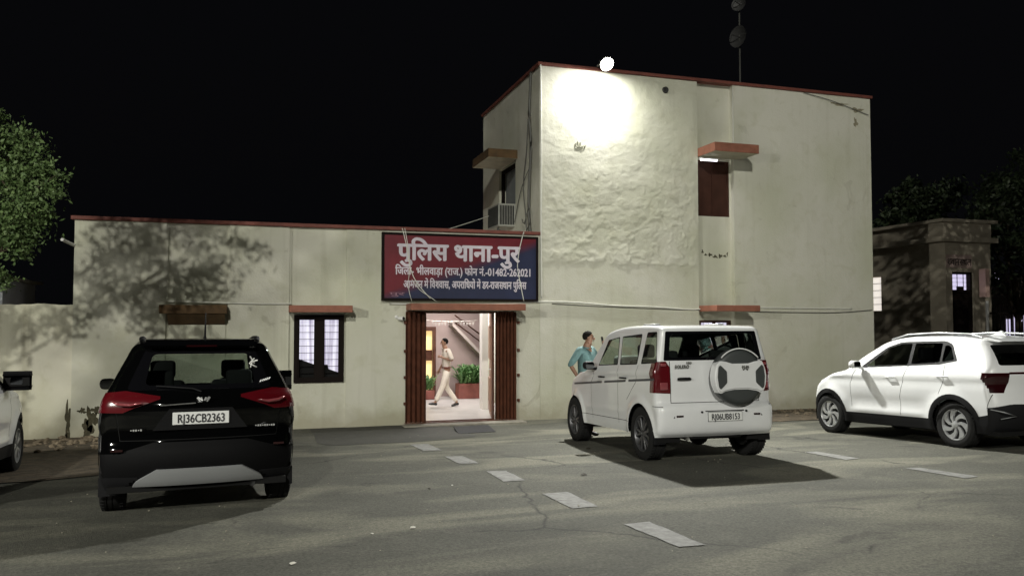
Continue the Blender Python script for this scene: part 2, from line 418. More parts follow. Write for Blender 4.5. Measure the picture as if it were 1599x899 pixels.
bx(bm, -3.36, -3.06, W+WT+.001, 21.0, -.1, HW-.02)                 # end wall
bx(bm, 2.35, 2.55, W+WT+.001, 18.9, -.1, 3.8)                      # passage walls
bx(bm, 5.62, 5.95, W+WT+.001, 18.9, -.1, 3.8)
bx(bm, -3.05, 5.94, W+WT+.001, 18.9, 3.81, 3.95)                   # roof slab
bx(bm, -3.05, 2.34, 18.7, 18.9, -.1, 3.8)
wing = sp('wing_wall', bm, M_wall)
# a filled-in window panel and thin ribs
bm = bmesh.new(); bx(bm, -1.70, -.65, W+.02, W+.06, .9, 2.30); sp('blocked_window', bm, M_wall, 'old window opening bricked up and plastered over')
for x in (-1.735, -.585, .585, 2.41):
    bm = bmesh.new(); bx(bm, x-.012, x+.012, W-.012, W+.05, 2.55, HW-.06); sp('wall_rib', bm, M_wall)
bm = bmesh.new(); bx(bm, -3.42, 5.955, W-.06, W+.36, HW, HW+.075, 0, .01); 
sp('parapet_coping', bm, M_red, 'dark red painted coping along the top of the low wing')

# --- tower
HT = 7.95; TX0, TX1, TB = 5.96, 15.07, 21.6
bm = bmesh.new()
panel(bm, 5.96, 9.98, -.1, 3.42, W, WT)
panel(bm, 9.98, 10.97, -.1, HT, W+.15, WT-.15, [(10.05, 10.93, .95, 2.20), (10.05, 10.93, 4.72, 6.08)])
panel(bm, 10.97, TX1, -.1, HT, W, WT)
bx(bm, TX0, TX0+.28, W+WT+.001, 18.62, -.1, HT); bx(bm, TX0, TX0+.28, 20.02, TB, -.1, HT)
bx(bm, TX0, TX0+.28, 18.621, 20.019, -.1, 4.68); bx(bm, TX0, TX0+.28, 18.621, 20.019, 6.12, HT)
bx(bm, TX1-.28, TX1, W+WT+.001, TB, -.1, HT); bx(bm, TX0+.281, TX1-.281, TB-.28, TB, -.1, HT)
bx(bm, TX0+.281, TX1-.281, W+WT+.002, TB-.281, 7.5, 7.62)
sp('tower_wall', bm, M_wall2)
# rough upper plaster on the tower: real relief so the floodlight rakes across it
from mathutils import noise as mn
bm = bmesh.new(); nx, nz = 150, 170; z0, z1 = 3.42, HT; grid = []
for j in range(nz+1):
    row = []
    for i in range(nx+1):
        x = 5.96+4.02*i/nx; z = z0+(z1-z0)*j/nz
        e = min(1, (x-5.96)/.12, (9.98-x)/.12, (z1-z)/.1)
        edge = 3.47+.10*mn.noise(Vector((x*1.3, 0, 4)))+.05*mn.noise(Vector((x*5, 0, 9)))
        on = min(1, max(0, (z-edge)/.04))
        lowr = min(1, max(0, (6.6-z)/2.4))
        h = .007*on+.010*mn.fractal(Vector((x*1.1, 3, z*1.6)), 1.0, 2.0, 4)*(.5+lowr)
        v = mn.fractal(Vector((x*2.9+7, 1, z*3.9)), .8, 2.1, 5)
        for sc_, th_, am_ in ((1.7, .05, .0065), (3.1, .16, .0050), (5.5, .16, .0026)):
            pv = mn.fractal(Vector((x*sc_+am_*900, sc_, z*sc_*1.35)), .9, 2.0, 4); h += am_*min(1, max(0, (pv-th_)/.03))*(.45+.75*lowr)
        h += .0035*mn.fractal(Vector((x*9, 2, z*9)), .8, 2.0, 3)*(.4+.6*lowr)
        h += (.006*max(0, v-.1)+.007*max(0, min(.25, v-.28)*4)*.6)*(.3+1.2*lowr)
        h -= .006*max(0, min(1, (.03-abs(mn.fractal(Vector((x*.9, 8, z*.9)), 1, 2, 3)))*25))*lowr
        row.append(bm.verts.new((x, W-max(0, h)*e*on-.0005, z)))
    grid.append(row)
for j in range(nz):
    for i in range(nx): bm.faces.new((grid[j][i], grid[j][i+1], grid[j+1][i+1], grid[j+1][i]))
bot = [bm.verts.new((v.co.x, W+WT, v.co.z)) for v in grid[0]]; top = [bm.verts.new((v.co.x, W+WT, v.co.z)) for v in grid[-1]]
for i in range(nx):
    bm.faces.new((bot[i], bot[i+1], grid[0][i+1], grid[0][i])); bm.faces.new((grid[-1][i], grid[-1][i+1], top[i+1], top[i]))
    bm.faces.new((bot[i+1], bot[i], top[i], top[i+1]))
for side in (0, -1):
    c = [grid[j][side] for j in range(nz+1)]; bm.faces.new(c+[top[side], bot[side]])
bmesh.ops.recalc_face_normals(bm, faces=bm.faces[:])
sp('rough_plaster', bm, M_wall2, 'lumpy patched upper plaster of the tower front', smooth_angle=50)
bm = bmesh.new(); bx(bm, TX0-.05, TX1+.05, W-.05, W+.36, HT, HT+.075, 0, .01); bx(bm, TX0-.05, TX0+.34, W+.361, TB+.05, HT, HT+.075, 0, .01)
bx(bm, TX1-.3, TX1+.05, W+.361, TB+.05, HT, HT+.075); 
sp('parapet_coping', bm, M_red, 'dark red coping along the tower parapet')
# small holes / relief patch on the tower
bm = bmesh.new()
lathe(bm, [(.075, .006), (.07, -.05), (.052, -.05), (.048, -.015), (0.001, -.012)], 14, 'y', (9.11, W-.012, 7.66))
sp('wall_pipe_stub', bm, mat('dark_pipe', (.03, .03, .028), .8), smooth=True)
bm = bmesh.new(); p = atY(905, 225, W)
for k in range(5):
    a = k*1.3; tube(bm, [(p.x-.12+.06*k, W-.03, p.z+.05*math.sin(a)), (p.x-.1+.06*k, W-.04, p.z-.08+.02*k), (p.x-.02+.03*k, W-.03, p.z-.1+.03*math.cos(a))], .012, 5)
sp('plaster_scar', bm, M_wall2, 'small raised plaster scar below the floodlight')

# --- sunshades
M_under = mat('ledge_underside', (.50, .47, .36), .85, var=.25, scale=5)
M_stain = mat('stained_ledge', (.13, .075, .03), .85, var=.5, scale=6)
def sunshade(x0, x1, z0, z1, b, y0=W, m=M_redledge, label=None, side=None):
    bm = bmesh.new(); t = .02
    if side is None: fs = bx(bm, x0, x1, y0-b, y0+.02, z0, z1)
    else: fs = bx(bm, x0, x1, y0, y0+b, z0, z1)
    for f in bm.faces: f.material_index = 1 if abs(f.normal.z) > .7 else 0
    es = [e for e in bm.edges]; bmesh.ops.bevel(bm, geom=es, offset=.008, segments=1, affect='EDGES')
    return sp('sunshade', bm, [m, M_under], label)
sunshade(-1.84, -.62, 2.33, 2.50, .30, m=M_stain, label='stained brown ledge above the blocked window')
sunshade(.55, 1.79, 2.36, 2.50, .42, label='red ledge above the barred window')
sunshade(2.95, 5.42, 2.41, 2.55, .62, label='red ledge above the doorway')
sunshade(9.99, 11.16, 2.41, 2.55, .75, label='red ledge above the lower tower window')
sunshade(9.99, 11.18, 6.12, 6.33, .75, label='red ledge above the brown shutter')
bm = bmesh.new(); bx(bm, 5.22, 5.99, 18.45, 19.95, 6.15, 6.36)
for f in bm.faces: f.material_index = 1 if abs(f.normal.z) > .7 else 0
sp('sunshade', bm, [M_stain, M_under], 'weathered ledge on the side wall above the air conditioner')
bm = bmesh.new(); bx(bm, TX1-.01, TX1+.62, 18.2, 20.2, 6.3, 6.46); sp('sunshade', bm, M_under, 'pale ledge on the far side of the tower')
bm = bmesh.new()
prism(bm, [(W-.3, 2.32), (W+.05, 2.32), (W+.05, 2.10), (W-.04, 2.14)], 'x', -1.70, -.66)
sp('ledge_haunch', bm, M_stain, 'stained plaster under the old ledge')

# --- windows
M_pane = bpy.data.materials.new('lit_curtained_pane'); M_pane.use_nodes = True
N, L = nt(M_pane); b_ = N['Principled BSDF']; b_.inputs['Base Color'].default_value = (.3, .3, .32, 1); b_.inputs['Roughness'].default_value = .3
tc = N.new('ShaderNodeTexCoord'); mp = N.new('ShaderNodeMapping'); mp.inputs['Scale'].default_value = (16, 1, .5); L.new(tc.outputs['Object'], mp.inputs[0])
nn = N.new('ShaderNodeTexNoise'); nn.inputs['Scale'].default_value = 1; nn.inputs['Detail'].default_value = 3; L.new(mp.outputs[0], nn.inputs['Vector'])
rr_ = N.new('ShaderNodeValToRGB'); rr_.color_ramp.elements[0].position = .35; rr_.color_ramp.elements[1].position = .62
rr_.color_ramp.elements[0].color = (.34, .30, .44, 1); rr_.color_ramp.elements[1].color = (.86, .84, .98, 1)
L.new(nn.outputs[0], rr_.inputs[0]); L.new(rr_.outputs[0], b_.inputs['Emission Color']); b_.inputs['Emission Strength'].default_value = .95
def frame(bm, x0, x1, z0, z1, w, y0, y1, mi=0):
    bx(bm, x0, x0+w, y0, y1, z0, z1, mi); bx(bm, x1-w, x1, y0, y1, z0, z1, mi)
    bx(bm, x0+w, x1-w, y0+.001, y1-.001, z0, z0+w, mi); bx(bm, x0+w, x1-w, y0+.001, y1-.001, z1-w, z1, mi)
# barred two-leaf window of the wing
wp = atY(498, 545, W)
bm = bmesh.new(); frame(bm, .665, 1.655, .935, 2.315, .075, W-.02, W+.10); bx(bm, 1.09, 1.24, W-.018, W+.098, 1.01, 2.24)
frame(bm, .74, 1.09, 1.01, 2.24, .03, W+.0, W+.05); frame(bm, 1.24, 1.58, 1.01, 2.24, .03, W+.0, W+.05)
wfr = sp('window', bm, M_blackpaint, 'black framed barred window with lit curtains, lower part blocked')
bm = bmesh.new(); bx(bm, .75, 1.085, W+.11, W+.13, 1.0, 2.25); bx(bm, 1.245, 1.575, W+.11, W+.13, 1.0, 2.25)
new_obj('pane', bm, M_pane, wfr, off=bx_loc)
bm = bmesh.new()
for k in range(8): tube(bm, [(.75, W+.03, 1.12+k*.139), (1.085, W+.03, 1.12+k*.139)], .006, 6); tube(bm, [(1.245, W+.03, 1.12+k*.139), (1.575, W+.03, 1.12+k*.139)], .006, 6)
new_obj('window_bars', bm, M_blackpaint, wfr, off=bx_loc)
bm = bmesh.new()        # dark furniture seen behind the lower glass (sloping top)
prism(bm, [(.75, 1.0), (1.58, 1.0), (1.58, 1.12), (1.36, 1.2), (1.34, 1.29), (1.26, 1.29), (1.2, 1.25), (.75, 1.42)], 'y', W+.08, W+.095)
new_obj('dark_board', bm, M_dark, wfr, off=bx_loc)
# brown shutter window, upper tower
bm = bmesh.new(); bx(bm, 10.05, 10.93, W+.20, W+.24, 4.72, 6.08); frame(bm, 10.055, 10.925, 4.725, 6.075, .045, W+.15, W+.22)
bx(bm, 10.47, 10.50, W+.17, W+.21, 4.77, 6.03)
sp('window_shutter', bm, M_brownshut, 'closed brown shutter under the upper tower ledge')
# lower tower window
bm = bmesh.new(); frame(bm, 10.055, 10.925, .955, 2.195, .05, W+.13, W+.24); bx(bm, 10.47, 10.51, W+.14, W+.23, 1.0, 2.15)
w2 = sp('window', bm, M_brownshut, 'brown framed lit window behind the white square-backed car')
bm = bmesh.new(); bx(bm, 10.10, 10.88, W+.25, W+.27, 1.0, 2.16); new_obj('pane', bm, M_pane, w2, off=bx_loc)
bm = bmesh.new()
for k in range(7): tube(bm, [(10.1, W+.18, 1.1+k*.155), (10.88, W+.18, 1.1+k*.155)], .006, 6)
new_obj('window_bars', bm, M_blackpaint, w2, off=bx_loc)
# side window with air conditioner
bm = bmesh.new()
M_dullglass = mat('dull_glass', (.25, .27, .28), .25)
for (a, b, c, d) in ((18.62, 18.70, 4.69, 6.11), (19.94, 20.02, 4.69, 6.11)): bx(bm, TX0+.06, TX0+.14, a, b, c, d)
bx(bm, TX0+.06, TX0+.14, 18.70, 19.94, 6.03, 6.11); bx(bm, TX0+.06, TX0+.14, 18.70, 19.94, 4.69, 4.75)
w3 = sp('window', bm, M_blackpaint, 'side window of the tower above the air conditioner')
bm = bmesh.new(); bx(bm, TX0+.16, TX0+.18, 18.7, 19.94, 4.75, 6.03); new_obj('pane', bm, M_dullglass, w3, off=bx_loc)

# --- doorway: folded steel gate leaves, threshold, inner leaf
def folded_gate(x0, x1, n, label):
    bm = bmesh.new(); k = 0; prof = []
    for i in range(n+1):
        x = x0+(x1-x0)*i/n; prof.append((x, W-.015 if i % 2 else W-.075))
    front = prof; back = [(p[0], p[1]+.012) for p in reversed(prof)]
    prism(bm, front+back, 'z', .05, 2.38)
    o = sp('folding_gate', bm, M_brown, label)
    for z in (.45, 1.0, 1.55, 2.15):
        b2 = bmesh.new(); xx = x0-.03 if x0 < 4 else x1+.03
        bx(b2, min(xx, xx+.035), max(xx, xx+.035)+.02, W-.07, W-.01, z-.03, z+.03, 0, .008); new_obj('hinge', b2, M_brown, o, off=bx_loc)
    return o
folded_gate(2.93, 3.34, 8, 'left folded leaf of the brown steel gate')
folded_gate(4.90, 5.38, 12, 'right folded leaf of the brown steel gate')
bm = bmesh.new(); bx(bm, 2.93, 5.38, W-.09, W+.02, -.05, .045, 0, .006); bx(bm, 2.96, 5.35, W-.02, W+.04, 2.36, 2.40); sp('threshold', bm, M_brown, 'brown steel threshold rail')
bm = bmesh.new(); bx(bm, 2.85, 5.50, W-.45, W-.095, -.05, .03, 0, .01); sp('step', bm, mat('cement_step', (.30, .28, .23), .85, var=.3, scale=6))
M_door = mat('varnished_door', (.36, .20, .14), .45, var=.25, scale=4)
bm = bmesh.new(); d0, d1 = Vector((4.895, W+.16, 0)), Vector((5.10, W+1.05, 0))
ang = math.atan2(d1.y-d0.y, d1.x-d0.x); c = (d0+d1)/2
box(bm, (c.x, c.y, 1.22), ((d1-d0).length, .04, 2.3), Matrix.Rotation(ang, 3, 'Z'))
for zz in (.55, 1.7): box(bm, (c.x-.03, c.y, zz), ((d1-d0).length*.7, .04, .75), Matrix.Rotation(ang, 3, 'Z'), 0, .01)
dl = sp('door_leaf', bm, M_door, 'varnished wooden door leaf standing open')
bm = bmesh.new(); tube(bm, [(4.93, W+.30, 1.12), (4.87, W+.31, 1.12), (4.87, W+.42, 1.12)], .012, 8); new_obj('handle', bm, M_chrome, dl, off=bx_loc)
bm = bmesh.new(); frame(bm, 3.36, 4.90, .03, 2.38, .03, W+.02, W+.12); sp('door_frame', bm, M_brown)

# --- rear courtyard seen through the doorway
M_pink = mat('faded_pink_wall', (.37, .28, .255), .85, var=.2, scale=2)
M_pale = mat('whitewashed_wall', (.70, .66, .62), .85, var=.1, scale=3)
M_tile = mat('pale_floor_tile', (.55, .52, .50), .35, var=.15, scale=3)
bm = bmesh.new(); bx(bm, 2.56, 5.61, W+.02, 18.95, -.1, .03); bx(bm, -3, 5.95, 18.951, 22.5, -.1, .028); sp('courtyard_floor', bm, M_tile)
bm = bmesh.new()
bx(bm, -3, 3.9, 22.5, 22.7, -.1, 3.9); bx(bm, 3.9, 4.74, 22.5, 22.7, 1.95, 3.9); bx(bm, 4.74, 9.0, 22.5, 22.7, -.1, 3.9)
sp('courtyard_wall', bm, M_pink, 'faded pink back wall of the yard behind the doorway')
bm = bmesh.new(); bx(bm, 5.21, 5.36, 18.96, 19.2, .0, 3.0); sp('pillar', bm, M_pale, 'white pillar just inside the doorway')
M_warmroom = mat('lit_room_wall', (.8, .6, .3), .8, emit=.85, ecol=(1.0, .72, .32))
bm = bmesh.new(); bx(bm, 3.9, 4.74, 22.72, 22.76, 0, 2.0); lr = sp('lit_doorway', bm, M_warmroom, 'doorway with warm yellow light at the back')
bm = bmesh.new(); bx(bm, 4.72, 4.80, 22.44, 22.5, 0, 2.02); bx(bm, 3.9, 4.72, 22.44, 22.5, 1.90, 2.02); bx(bm, 4.50, 4.72, 22.6, 22.66, 1.05, 1.35); new_obj('doorway_frame', bm, M_brown, lr, off=bx_loc)
bm = bmesh.new(); s0, s1 = atY(716, 522, 22.3), atY(756, 562, 22.3); e0, e1 = atY(706, 500, 22.3), atY(760, 556, 22.3)
prism(bm, [(s0.x-.25, s0.z+.25), (s1.x+.3, s1.z-.33), (s1.x+.3, s1.z-.22), (s0.x-.25, s0.z+.36)], 'y', 22.0, 22.49)
sp('stair_string', bm, mat('stair_plaster', (.36, .30, .27), .85), 'pale sloping edge of the yard staircase')
bm = bmesh.new()
for k in range(2): tube(bm, [(5.25, 22.05, 2.35-k*.2), (6.4, 22.05, 1.5-k*.2)], .02, 6)
sp('stair_rail', bm, M_brown)
M_bunt = mat('faded_bunting', (.45, .40, .36), .8, var=.4, scale=12)
bm = bmesh.new()
for k in range(14):
    x = 4.35+k*.085; z = 2.17-.03*math.sin(k*.7)
    f = bm.faces.new([bm.verts.new(p) for p in ((x, 20.9, z), (x+.07, 20.9, z), (x+.035, 20.92, z-.10-.03*random.random()))])
tube(bm, [(4.2, 20.9, 2.2), (4.9, 20.9, 2.16), (5.6, 20.9, 2.2)], .008, 5)
tag(new_obj('bunting', bm, M_bunt), 'string of faded pennants hanging across the yard behind the doorway', 'bunting')

# lamp inside the passage
def tube_lamp(name, label, p0, p1, power, r=.018, strength=12):
    t = thing(name, label, 'lamp', tuple(p0)); d = Vector(p1)-Vector(p0)
    bm = bmesh.new(); tube(bm, [(0, 0, 0), tuple(d)], r, 10); new_obj('tube', bm, mat('lit_fluorescent', (1, 1, 1), .5, emit=strength, ecol=(.95, .95, 1)), t)
    bm = bmesh.new(); a = Vector((0, 0, r*2)); box(bm, tuple(d/2+Vector((0, 0, r+.02))), (max(abs(d.x), .05)+.04, max(abs(d.y), .05)+.01, .03)); new_obj('batten', bm, M_white, t)
    return t
tube_lamp('tube_light', 'fluorescent tube on the ceiling of the doorway passage', (3.5, 18.3, 3.4), (4.7, 18.3, 3.4), 0, .018, 5)
def area(name, parent, loc, aim, power, size, col, spread=180, shape='DISK', sy=None):
    ld = bpy.data.lights.new(name, 'AREA'); ld.energy = power; ld.shape = shape; ld.size = size; ld.color = col; ld.spread = R(spread)
    if sy: ld.size_y = sy
    lo = bpy.data.objects.new(name, ld); COL.objects.link(lo); lo.parent = parent
    lo.location = loc; lo.rotation_euler = Vector(aim).to_track_quat('-Z', 'Y').to_euler(); return lo
tl = [o for o in bpy.data.objects if o.name.startswith('tube_light')][0]
area('bulb', tl, (.6, .0, -.03), (0, .25, -1), INDOOR_W, 1.1, (1, .96, .93), 180, 'RECTANGLE', .06)
tl2 = tube_lamp('tube_light', 'fluorescent tube lighting the yard behind the doorway', (4.2, 20.6, 3.0), (5.4, 20.6, 3.0), 0, .018, 5)
area('bulb', tl2, (.6, 0, -.03), (0, .2, -1), INDOOR_W*1.3, 1.1, (1, .96, .95), 180, 'RECTANGLE', .06)
tube_lamp('tube_light', 'short white tube light tucked under the upper tower ledge', (10.0, 16.72, 6.03), (10.45, 16.72, 6.035), 0, .018, 2.5)

# ================================================================== SIGNBOARD
def sign_mat():
    m = bpy.data.materials.new('sign_red_to_blue'); m.use_nodes = True; N, L = nt(m); b = N['Principled BSDF']; b.inputs['Roughness'].default_value = .45
    tc = N.new('ShaderNodeTexCoord'); s = N.new('ShaderNodeSeparateXYZ'); L.new(tc.outputs['Object'], s.inputs[0])
    a = N.new('ShaderNodeMath'); a.operation = 'MULTIPLY_ADD'; a.inputs[1].default_value = -2.8; L.new(s.outputs[2], a.inputs[0]); L.new(s.outputs[0], a.inputs[2])
    r = N.new('ShaderNodeValToRGB'); mr = N.new('ShaderNodeMapRange'); mr.inputs[1].default_value = -2.0; mr.inputs[2].default_value = 2.0; L.new(a.outputs[0], mr.inputs[0]); L.new(mr.outputs[0], r.inputs[0])
    r.color_ramp.elements[0].position = .40; r.color_ramp.elements[0].color = (.175, .010, .022, 1); r.color_ramp.elements[1].position = .55; r.color_ramp.elements[1].color = (.018, .025, .075, 1)
    n = N.new('ShaderNodeTexNoise'); n.inputs['Scale'].default_value = 3; n.inputs['Detail'].default_value = 6; L.new(tc.outputs['Object'], n.inputs['Vector'])
    mx = N.new('ShaderNodeMixRGB'); mx.blend_type = 'MULTIPLY'; mx.inputs[0].default_value = .5; L.new(r.outputs[0], mx.inputs[1]); L.new(n.outputs['Fac'], mx.inputs[2])
    mx2 = N.new('ShaderNodeMixRGB'); mx2.blend_type = 'ADD'; mx2.inputs[0].default_value = 1; L.new(mx.outputs[0], mx2.inputs[1]); mx2.inputs[2].default_value = (.002, .002, .002, 1)
    L.new(mx2.outputs[0], b.inputs['Base Color']); return m
SY = W-.10; S0, S1 = atY(598, 364, SY), atY(839, 470, SY)
sx0, sx1, sz0, sz1 = S0.x, S1.x, 2.635, 4.03
sg = thing('signboard', 'wide red and blue police station signboard with white Hindi lettering above the doorway', 'sign', (sx0, SY, sz0))
bm = bmesh.new(); bx(bm, 0, sx1-sx0, 0, .06, 0, sz1-sz0); new_obj('panel', bm, sign_mat(), sg)
bm = bmesh.new(); frame(bm, -.02, sx1-sx0+.02, -.02, sz1-sz0+.02, .05, -.02, .07); new_obj('frame', bm, M_blackpaint, sg)
M_letter = mat('sign_lettering', (.64, .59, .66), .6, var=.12, scale=9)
def sgn(px, py):
    p = atY(px, py, SY); return p.x-sx0, p.z-sz0
def line(parts, px0, px1, pyb, size, bold, name='lettering', m=M_letter, label=None):
    x0, zb = sgn(px0, pyb); x1, _ = sgn(px1, pyb)
    bm, w = text_run(parts, size, 1.0, bold)
    k = (x1-x0)/w
    bmesh.ops.scale(bm, verts=bm.verts, vec=(k, 1, 1)); bmesh.ops.translate(bm, verts=bm.verts, vec=(x0, -.001, zb))
    return new_obj(name, bm, m, sg, label=label)
line(['पुिलस थाना-पुर'], 620, 812, 405, .52, .020)
line(['िजला- भीलवाड़ा (राज.) फोन नं.-01482-262021'], 617, 828, 428, .235, .007)
line(['आमजन में िव', '~श', 'वास, अपरािधयों में डर-राज', '~स', 'थान पुिलस'], 630, 822, 449, .235, .007)
line(['पुर'], 608, 632, 461, .10, .0, m=mat('faint_lettering', (.28, .16, .2), .7))

# ================================================================== THINGS ON THE BUILDING
# floodlight
fl = thing('floodlight', 'round floodlight glaring on a bracket at the top of the tower', 'floodlight', tuple(FLOOD_POS))
aim = FLOOD_AIM.normalized(); q = aim.to_track_quat('-Z', 'Y').to_matrix()
bm = bmesh.new(); lathe(bm, [(.001, .09), (.08, .085), (.12, .05), (.15, .01), (.165, -.0), (.165, -.012), (.15, -.012), (.15, .01), (.001, .02)], 28)
bmesh.ops.transform(bm, matrix=q.to_4x4(), verts=bm.verts); new_obj('housing', bm, mat('lamp_housing', (.25, .25, .25), .5), fl, smooth=True)
bm = bmesh.new(); lathe(bm, [(.001, -.045), (.07, -.04), (.125, -.022), (.158, .0)], 28)
bmesh.ops.transform(bm, matrix=q.to_4x4(), verts=bm.verts); new_obj('lamp_glass', bm, mat('glowing_lamp_glass', (1, 1, 1), .3, emit=40, ecol=(1, .98, .86)), fl, smooth=True)
bm = bmesh.new(); tube(bm, [(0, .03, .06), (0, .2, .12), (0, W-16.22+.05, .12)], .018, 8); tube(bm, [(-.17, 0, .04), (0, .08, .13), (.17, 0, .04)], .012, 6)
new_obj('bracket', bm, M_cabledk, fl)
area('bulb', fl, tuple(aim*.06), aim, FLOOD_W, .28, FLOOD_COL, 128)
area('bulb', fl, (0, .02, -.17), SPILL_AIM, SPILL_W, .16, FLOOD_COL, 180)

# window air conditioner on the side wall
ac = thing('air_conditioner', 'boxy window air conditioner sticking out of the tower side wall', 'air conditioner', (TX0, 19.3, 4.45))
bm = bmesh.new(); bx(bm, -.42, .1, -.62, .35, .05, .62, 0, .015); new_obj('casing', bm, mat('ac_casing', (.38, .38, .34), .5, var=.2), ac)
bm = bmesh.new()
for k in range(9): bx(bm, -.385+k*.042, -.36+k*.042, -.632, -.621, .10, .57)
for k in range(10): bx(bm, -.432, -.421, -.58+k*.09, -.55+k*.09, .10, .57)
new_obj('grille', bm, M_black, ac)
bm = bmesh.new(); bx(bm, -.4, -.36, -.5, -.45, -.13, .05); tube(bm, [(-.36, -.5, -.02), (.02, -.5, -.28)], .015, 6); tube(bm, [(-.36, .2, -.02), (.02, .2, -.28)], .015, 6); new_obj('bracket', bm, M_cabledk, ac)

# cctv camera beside the doorway
cc = atY(622, 497, 16.6)
cv = thing('cctv_camera', 'small white dome security camera on the wall left of the doorway', 'security camera', (cc.x, W, cc.z))
bm = bmesh.new(); lathe(bm, [(.001, -.20), (.035, -.19), (.04, -.17), (.04, -.07), (.03, -.05), (.001, -.05)], 16, 'y'); bmesh.ops.rotate(bm, verts=bm.verts, cent=(0, 0, 0), matrix=Matrix.Rotation(R(40), 3, 'Z')); new_obj('camera_body', bm, M_white, cv, smooth=True)
bm = bmesh.new(); lathe(bm, [(.001, -.208), (.03, -.204), (.036, -.19)], 16, 'y'); bmesh.ops.rotate(bm, verts=bm.verts, cent=(0, 0, 0), matrix=Matrix.Rotation(R(40), 3, 'Z')); new_obj('lens', bm, M_black, cv, smooth=True)
bm = bmesh.new(); tube(bm, [(0, 0, .03), (0, -.04, .03), (.03, -.08, 0)], .012, 8); lathe(bm, [(.001, -.012), (.04, -.012), (.04, 0)], 16, 'y', (0, 0, .03)); new_obj('mount', bm, M_white, cv)

# rain spouts
def spout(px0, px1, y0, y1, label):
    a, b = atY(*px0, y0), atY(*px1, y1); bm = bmesh.new(); tube(bm, [tuple(b), tuple(a)], .03, 10); 
    return tag(new_obj('rain_spout', bm, M_white, smooth_angle=40), label, 'pipe')
spout((97, 374), (116, 383), 16.4, W+.02, 'white rain spout sticking out at the top left corner of the low wing')
bm = bmesh.new(); tube(bm, [(TX1-.02, 17.6, 4.1), (TX1+.55, 17.5, 4.2)], .03, 10)
tag(new_obj('rain_spout', bm, M_white), 'white rain spout on the far right side of the tower', 'pipe')

# cables
def cable(pts, r, m, label, name='cable', group=None):
    P = [Vector(p) for p in pts]; out = []
    for i in range(len(P)-1):
        p0, p1, p2, p3 = P[max(i-1, 0)], P[i], P[i+1], P[min(i+2, len(P)-1)]
        n = max(2, int((p2-p1).length/.12))
        for k in range(n):
            t = k/n; out.append(.5*((2*p1)+(p2-p0)*t+(2*p0-5*p1+4*p2-p3)*t*t+(3*p1-p0-3*p2+p3)*t**3))
    out.append(P[-1]); bm = bmesh.new(); tube(bm, out, r, 6)
    return tag(new_obj(name, bm, m), label, 'cable', group)
def wl(px, py, out=.025):
    return tuple(atY(px, py, W-out))
cable([wl(608, 474), wl(700, 475), wl(790, 474), wl(846, 471), wl(900, 472), wl(960, 477), wl(1020, 479), wl(1085, 483), wl(1120, 478), wl(1180, 480), wl(1260, 481), wl(1330, 482)], .017, M_pvc, 'white cable sagging across the tower front at ledge height')
cable([wl(862, 474), wl(950, 479), wl(1050, 483), wl(1100, 484), wl(1200, 487), wl(1300, 488), wl(1361, 484)], .010, M_cabledk, 'thin grey cable running just below the white one on the tower')
cable([wl(262, 470), wl(330, 472), wl(400, 474), wl(455, 474)], .014, M_pvc, 'pale cable along the low wing between the two window ledges')
cable([(5.97, W-.03, 8.0), (5.98, W-.035, 6), (5.975, W-.03, 4.2), (5.985, W-.03, 2.7)], .022, M_pvc, 'white conduit down the left front corner of the tower', 'conduit')
cable([wl(628, 356, .14), wl(634, 380, .16), wl(640, 415, .16), wl(650, 440, .17), wl(672, 466, .15)], .009, M_pvc, 'slack white wire hanging over the left side of the signboard')
cable([wl(632, 356, .14), wl(637, 385, .17), wl(640, 420, .165), wl(637, 445, .16), wl(643, 470, .14)], .007, M_pvc, 'thin pinkish wire dangling over the left end of the sign')
cable([wl(643, 436, .16), wl(655, 452, .18), wl(668, 461, .17), wl(682, 471, .14)], .007, M_pvc, 'short loose wire curling at the bottom of the signboard')
cable([wl(818, 362, .14), wl(812, 385, .17), wl(808, 415, .17), wl(812, 440, .16), wl(818, 470, .14)], .009, M_pvc, 'white wire hanging over the right end of the signboard')
cable([wl(1144, 135, .03), wl(1145, 225, .03)], .012, M_pvc, 'short pale wire on the tower above the red ledge')
cable([wl(1255, 145, .03), wl(1300, 158, .04), wl(1356, 180, .03)], .009, M_cabledk, 'thin dark wire slanting to the top right corner of the tower')
def sd(py_, y, z, o=.04): return (TX0-o, y, z)
yy = 17.35
cable([(TX0-.03, yy, 7.95), (TX0-.05, yy+.05, 7.0), (TX0-.04, yy-.03, 6.2), (TX0-.06, yy+.04, 5.4), (TX0-.04, yy+.12, 4.7), (TX0-.05, yy, 4.2)], .035, M_cabledk, 'dark bundle of wires down the tower side wall')
cable([(TX0-.03, yy+.2, 6.9), (TX0-.07, yy+.22, 6.1), (TX0-.05, yy+.5, 5.4), (TX0-.06, yy+.3, 4.7), (TX0-.05, yy+.25, 4.2)], .014, M_cabledk, 'thin dark wire looping beside the bundle on the tower side')
cable([(TX0-.03, 18.6, 4.6), (TX0-.06, 18.0, 5.3), (TX0-.05, yy+.1, 5.7)], .010, M_cabledk, 'thin wire from the air conditioner to the bundle of wires')
cable([(TX0-.04, 19.8, 5.0), (3.9, 18.2, 4.25), (3.2, 17.6, 4.2)], .010, M_pvc, 'pale wire slanting from the air conditioner to the low roof')
cable([(TX0-.05, yy+.6, 4.6), (TX0-.09, yy+.3, 4.45), (TX0-.06, yy+.1, 4.8), (TX0-.08, yy-.1, 4.5), (TX0-.05, yy+.25, 4.3)], .012, M_cabledk, 'tangle of wire at the foot of the tower side wall')
cable([wl(1362, 484), (15.3, 17.5, 2.5), (15.8, 19, 2.7)], .010, M_cabledk, 'grey cable leaving the right corner of the tower')

